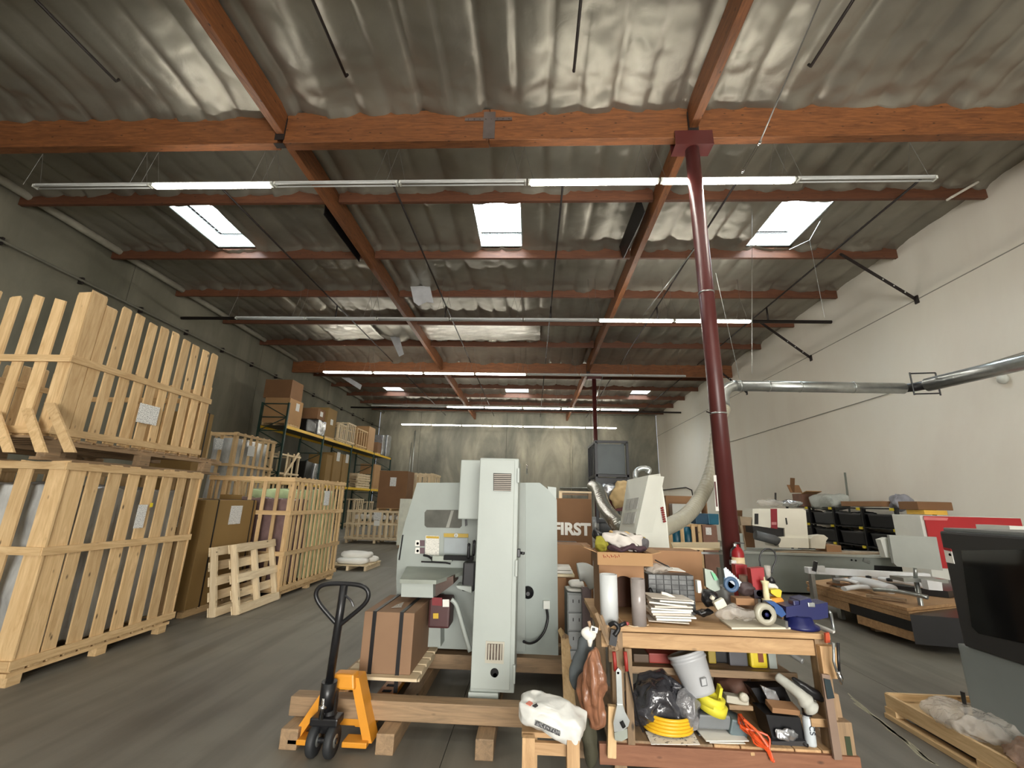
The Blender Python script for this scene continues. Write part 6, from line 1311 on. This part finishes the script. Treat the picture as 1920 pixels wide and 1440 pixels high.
for k, (px, lab) in enumerate((((1310, 1344, 1371, 1368), 'upper grey plastic bin under the yellow webbing'), ((1312, 1382, 1390, 1396), 'lower dark grey case under the white sheets'))):
    x0_, y0_, x1_, y1_ = px; a_ = P(x0_, y1_, Y=3.66); b_ = P(x1_, y0_, Y=3.66)
    single('grey_bin', MB().box(((a_.x + b_.x) / 2, 3.8, (a_.z + b_.z) / 2), (b_.x - a_.x, .26, b_.z - a_.z), bev=.012), gb_ if k == 0 else mat('dark_grey_case', (82, 84, 86), .5), lab, 'bin')
single('teal_grey_tray', MB().box(P(1375, 1356, Y=3.75), (.12, .2, .1), rot=(0, .3, 0), bev=.012), mat('teal_grey', (92, 108, 112), .5), 'teal-grey tray slumped right of the grey bins', 'tray')
for k in range(2): single('paper_sheet', MB().box(P(1350, 1374 + 4 * k, Y=3.68), (.3 - .05 * k, .2, .006), rot=(.05, .03 * k, .1)), M_paper, ['upper', 'lower'][k] + ' white sheet between the grey bins on the lower shelf', 'paper')
for k in range(3): single('wood_offcut', MB().box(P(1318 + 50 * k, 1398 + 3 * k, Y=3.6), (.17, .12, .02), rot=(0, 0, .1 * k), bev=.003), BEN(0), ['left', 'middle', 'right'][k] + ' flat pine offcut at the front of the lower shelf', 'offcut')
t = thing('extension_cord', 'bundle of orange extension cord spilling over the lower shelf', 'cord', P(1425, 1390, Y=3.58))
rr = random.Random(4)
for k in range(11):
    o_ = lambda s: rr.uniform(-s, s)
    pts = [P(1387 + o_(3), 1341 + o_(2), Y=3.75), P(1400 + o_(12), 1362 + o_(8), Y=3.62 + o_(.03)), P(1425 + o_(14), 1385 + o_(8), Y=3.55 + o_(.03)), P(1441 + o_(3), 1408 + o_(3), Y=3.52), P(1449 + o_(3), 1428 + o_(2), Y=3.5)]
    part('cord_strand', MB().tube(smooth_pts(pts, 4), .0065, 6), mat('cord_orange', (214, 82, 36), .4, var=.08), t, world=True)
part('cord_tie', MB().tube(smooth_pts([P(1395, 1350, Y=3.58), P(1420, 1372, Y=3.52), P(1440, 1400, Y=3.49)], 4), .009, 6), mat('cord_orange_bright', (236, 96, 46), .4), t, world=True)
t = thing('black_tool_box', 'open black plastic tool tray holding a cardboard piece', 'tool box', P(1460, 1380, Y=3.7))
blk = M_black
part('back_tray', MB().prism([P(x, y, Y=3.85) for x, y in ((1408, 1290), (1470, 1288), (1500, 1350), (1445, 1352))], (0, .12, 0)), blk, t, world=True)
part('front_tray', MB().prism([P(x, y, Y=3.64) for x, y in ((1436, 1340), (1500, 1346), (1514, 1400), (1454, 1404))], (0, .2, 0)), blk, t, world=True)
part('tray_lip', MB().prism([P(x, y, Y=3.60) for x, y in ((1446, 1390), (1512, 1390), (1514, 1402), (1450, 1406))], (0, .05, 0)), mat('grey_black_lip', (52, 52, 54), .4), t, world=True)
part('metal_bits', blob(P(1476, 1378, Y=3.61), (.15, .03, .07), .015, 20, 4, 4), M_silver, t, world=True)
part('card_piece', MB().box(P(1467, 1326, Y=3.7), (.19, .1, .035), rot=(.2, .05, 0), bev=.004), M_kraft, t, world=True)
single('blister_bag', MB().prism([P(x, y, Y=3.75) for x, y in ((1427, 1286), (1454, 1296), (1464, 1318), (1444, 1320))], (0, .02, 0)), M_silver, 'clear blister pack in the black tool tray', 'bag')
single('white_glove', MB().tube(smooth_pts([P(1457, 1268, Y=3.72), P(1478, 1284, Y=3.66), P(1500, 1302, Y=3.6), P(1516, 1322, Y=3.58), P(1526, 1334, Y=3.58)], 5), .04, 12, radii=[.03 + .001 * i for i in range(11)] + [.042, .05, .055, .05, .04, .05, .055, .045, .03, .02]), mat('off_white_cloth', (186, 186, 176), .8, bump=.5, bscale=8), 'grey-white cloth sleeve draped over the tool tray', 'cloth')
single('black_pouch', blob(P(1520, 1296, Y=3.62), (.27, .1, .07), .015, 8, 5, 4, rot=(0, .55, 0)), M_black, 'long black pouch behind the cloth sleeve', 'pouch')
single('pine_offcut', MB().box(P(1532, 1350, Y=3.62), (.13, .09, .05), bev=.004), BEN(0), 'pine offcut over the spray can', 'offcut')
q = P(1526, 1414, Y=3.6); t = thing('spray_can', 'white aerosol can with dark lettering at the right of the lower shelf', 'can', (q.x, 3.62, SH))
part('can', MB().lathe((0, 0, 0), ((.0335, 0), (.035, .01), (.035, .16), (.022, .178)), 20), mat('white_can', (196, 204, 208), .35), t)
part('cap', MB().lathe((0, 0, .178), ((.03, 0), (.03, .04), (0, .042)), 16), M_black, t)
text('CS', .05, Vector((q.x, 3.583, SH + .1)), (PI/2, PI/2, 0), mat('dark_ink', (40, 46, 60), .5), t)
single('screwdriver', MB().tube([(P(1500, 1398, Y=3.6).x, 3.66, SH + .012), (P(1516, 1410, Y=3.58).x, 3.58, SH + .012)], .011, 8), M_black, 'black screwdriver at the front of the lower shelf', 'screwdriver')
# mid shelf contents
MS = .545
single('red_case', MB().box((P(1245, 1233, Y=4.0).x, 4.05, MS + .04), (.26, .2, .07), bev=.008), mat('faded_red_case', (140, 52, 42), .5, var=.2), 'faded red flat case on the middle shelf', 'case')
single('blue_grey_box', MB().box((P(1200, 1235, Y=4.0).x, 4.05, MS + .035), (.12, .2, .06), bev=.008), mat('dull_brown_case', (92, 74, 58), .6, var=.3), 'dull brown case at the left of the middle shelf', 'case')
q = Vector((P(1425, 1250, Y=3.95).x, 4.0, MS)); t = thing('yellow_container', 'yellow plastic container with a brown label on the middle shelf', 'container', q)
part('body', MB().box((0, 0, .10), (.13, .1, .2), bev=.02), M_yel, t); part('label', MB().box((.012, -.052, .11), (.04, .004, .13)), mat('rust_label', (120, 62, 30), .5), t)
single('smoky_box', MB().box((P(1382, 1235, Y=4.0).x, 4.05, MS + .09), (.14, .16, .17), bev=.01), mat('smoky_box', (74, 74, 78), .4, var=.3), 'smoky grey box beside the yellow container', 'box')
single('black_box', MB().box((P(1356, 1240, Y=4.0).x, 4.1, MS + .08), (.12, .16, .15), bev=.01), M_black, 'black box in the middle of the middle shelf', 'box')
single('yellow_tin', MB().box((P(1336, 1235, Y=4.0).x, 4.05, MS + .06), (.06, .1, .11), bev=.01), mat('dull_yellow_tin', (150, 130, 48), .5), 'small dull yellow tin left of the black box', 'tin')
single('grey_level', MB().box((P(1451, 1245, Y=3.95).x, 3.98, MS + .095), (.06, .04, .19), bev=.004), M_cab2, 'pale grey upright bar right of the yellow container', 'bar')
single('brown_lump', blob(P(1375, 1284, Y=4.1), (.3, .2, .16), .03, 6, 4, 4), mat('brown_leather', (92, 62, 48), .7, bump=.4, bscale=8), 'brown leather bundle behind the webbing on the lower shelf', 'bundle')
mb = MB().box(P(1379, 1310, Y=3.8), (.16, .08, .05), rot=(0, .1, 0), bev=.01); mb.lathe(P(1394, 1307, Y=3.74), ((.012, -.02), (.03, -.02), (.03, .02), (.012, .02)), 14, rot=(PI/2, 0, 0)); single('cream_switch', mb, mat('cream_part', (186, 182, 166), .5), 'cream electrical fitting on a small block of the lower shelf', 'fitting')
single('pine_block', MB().box(P(1384, 1322, Y=3.8), (.17, .1, .03), bev=.004), OLDP(0), 'small board under the cream electrical fitting', 'board')
single('steel_strip', MB().tube(smooth_pts([P(1470, 1214, Y=3.75), P(1490, 1230, Y=3.7), P(1506, 1240, Y=3.66)], 4), .02, 8), mat('grey_white_metal', (150, 152, 150), .4, .3), 'grey metal bracket under the right end of the bench top', 'bracket')
single('thin_black_cable', MB().tube(smooth_pts([P(1174, 1240, Y=3.5), P(1184, 1290, Y=3.5), P(1196, 1345, Y=3.5), P(1206, 1372, Y=3.52)], 5), .006, 6), M_black, 'black cable hanging down the left side of the shelf', 'cable')
# right flank: hanging pliers, leaning planks, post
t = thing('hanging_pliers', 'long black-handled pliers hanging off the right end of the bench', 'pliers', P(1570, 1290, Y=3.45))
for s in (0, 1): part('grip', MB().tube([P(1563 + 8 * s, 1205, Y=3.45), P(1563 + 9 * s, 1240, Y=3.45), P(1570 + 4 * s, 1262, Y=3.45)], .009, 8), M_galv if s == 0 else M_black, t, world=True)
part('jaw', MB().tube([P(1570, 1258, Y=3.45), P(1576, 1272, Y=3.45), P(1578, 1284, Y=3.45)], .016, 8, radii=[.014, .018, .004]), M_chrome, t, world=True)
single('hand_saw', MB().prism([P(x, y, Y=3.5) for x, y in ((1541, 1264), (1556, 1266), (1580, 1425), (1565, 1425))], (0, .02, 0)), mat('grey_brown_plank', (134, 112, 96), .6, var=.12), 'greyish plank leaning on the right end of the bench', 'plank')
single('steel_plate', MB().prism([P(x, y, Y=3.49) for x, y in ((1545, 1272), (1557, 1275), (1565, 1309), (1552, 1311))], (0, .006, 0)), mat('blue_steel', (70, 82, 86), .25, .6), 'dark steel plate fixed to the leaning greyish plank', 'plate')
single('leaning_plank', MB().prism([P(x, y, Y=3.62) for x, y in ((1562, 1300), (1572, 1302), (1598, 1440), (1584, 1440))], (0, .03, 0)), OLDP(2), 'brown plank leaning behind the greyish one', 'plank')
q = P(1600, 1440, Y=3.5); t = thing('timber_post', 'short stout timber post with a drilled top right of the bench', 'post', (q.x, 3.62, 0))
hp = P(1605, 1362, Y=3.5).z
part('post', MB().box((0, 0, hp / 2), (.13, .14, hp), bev=.006), OLDP(2), t); part('drilled_hole', MB().lathe((-.01, -.01, hp + .0005), ((0, 0), (.014, 0)), 12), M_dark, t); part('green_strip', MB().box((.02, -.0715, hp - .14), (.035, .003, .12)), mat('dark_green_paint', (48, 58, 32), .6), t)

# grey drawer unit, elbow and post between the machine and the bench
yd = 4.9; x0_, x1_ = P(1064, 1150, Y=yd).x, P(1100, 1150, Y=yd).x; zt_ = P(1080, 1113, Y=yd).z
t = thing('drawer_unit', 'narrow pale grey drawer unit between the machine and the workbench', 'drawers', ((x0_ + x1_) / 2, yd + .2, 0))
part('carcass', MB().box(((x0_ + x1_) / 2, yd + .22, zt_ / 2), (x1_ - x0_, .4, zt_), bev=.008), mat('pale_grey_plastic', (150, 154, 154), .5, var=.05), t, world=True)
for k in range(4):
    zc = zt_ - .09 - k * .17
    d_ = part('drawer', MB().box(((x0_ + x1_) / 2, yd + .01, zc), (x1_ - x0_ - .015, .03, .155), bev=.006), mat('pale_grey_drawer', (166, 170, 170), .5, var=.05), t, world=True)
    for dx_ in (-.04, .02): part('catch', MB().box(((x0_ + x1_) / 2 + dx_, yd - .008, zc + .02), (.008, .008, .03)), M_pipe, d_, world=True)
for k, (dx_, w_, h_, lab) in enumerate(((.0, .2, .035, 'white tray lying on the grey drawer unit'), (.01, .16, .05, 'heap of white fittings on the grey drawer unit'))):
    single('white_tray' if k == 0 else 'fittings', blob(((x0_ + x1_) / 2 + dx_, yd + .15, zt_ + .02 + k * .05), (w_, .25, h_), .012 * k + .002, 14, k, 3, flat=1), M_paper, lab, 'tray' if k == 0 else 'fittings')
yz = 4.75
single('pipe_elbow', MB().tube(smooth_pts([P(1084, 1073, Y=yz), P(1096, 1072, Y=yz), P(1108, 1080, Y=yz), P(1118, 1097, Y=yz)], 5), .085, 18), mat('pale_grey_elbow', (172, 176, 172), .4, var=.04), 'fat pale grey pipe elbow left of the rag carton', 'pipe')
single('dark_post', MB().box((P(1100, 1130, Y=yz).x, yz + .02, P(1100, 1102, Y=yz).z / 2), (.09, .09, P(1100, 1102, Y=yz).z), bev=.006), mat('mauve_grey_post', (98, 84, 84), .5, var=.15), 'dull mauve-grey post under the pipe elbow', 'post')
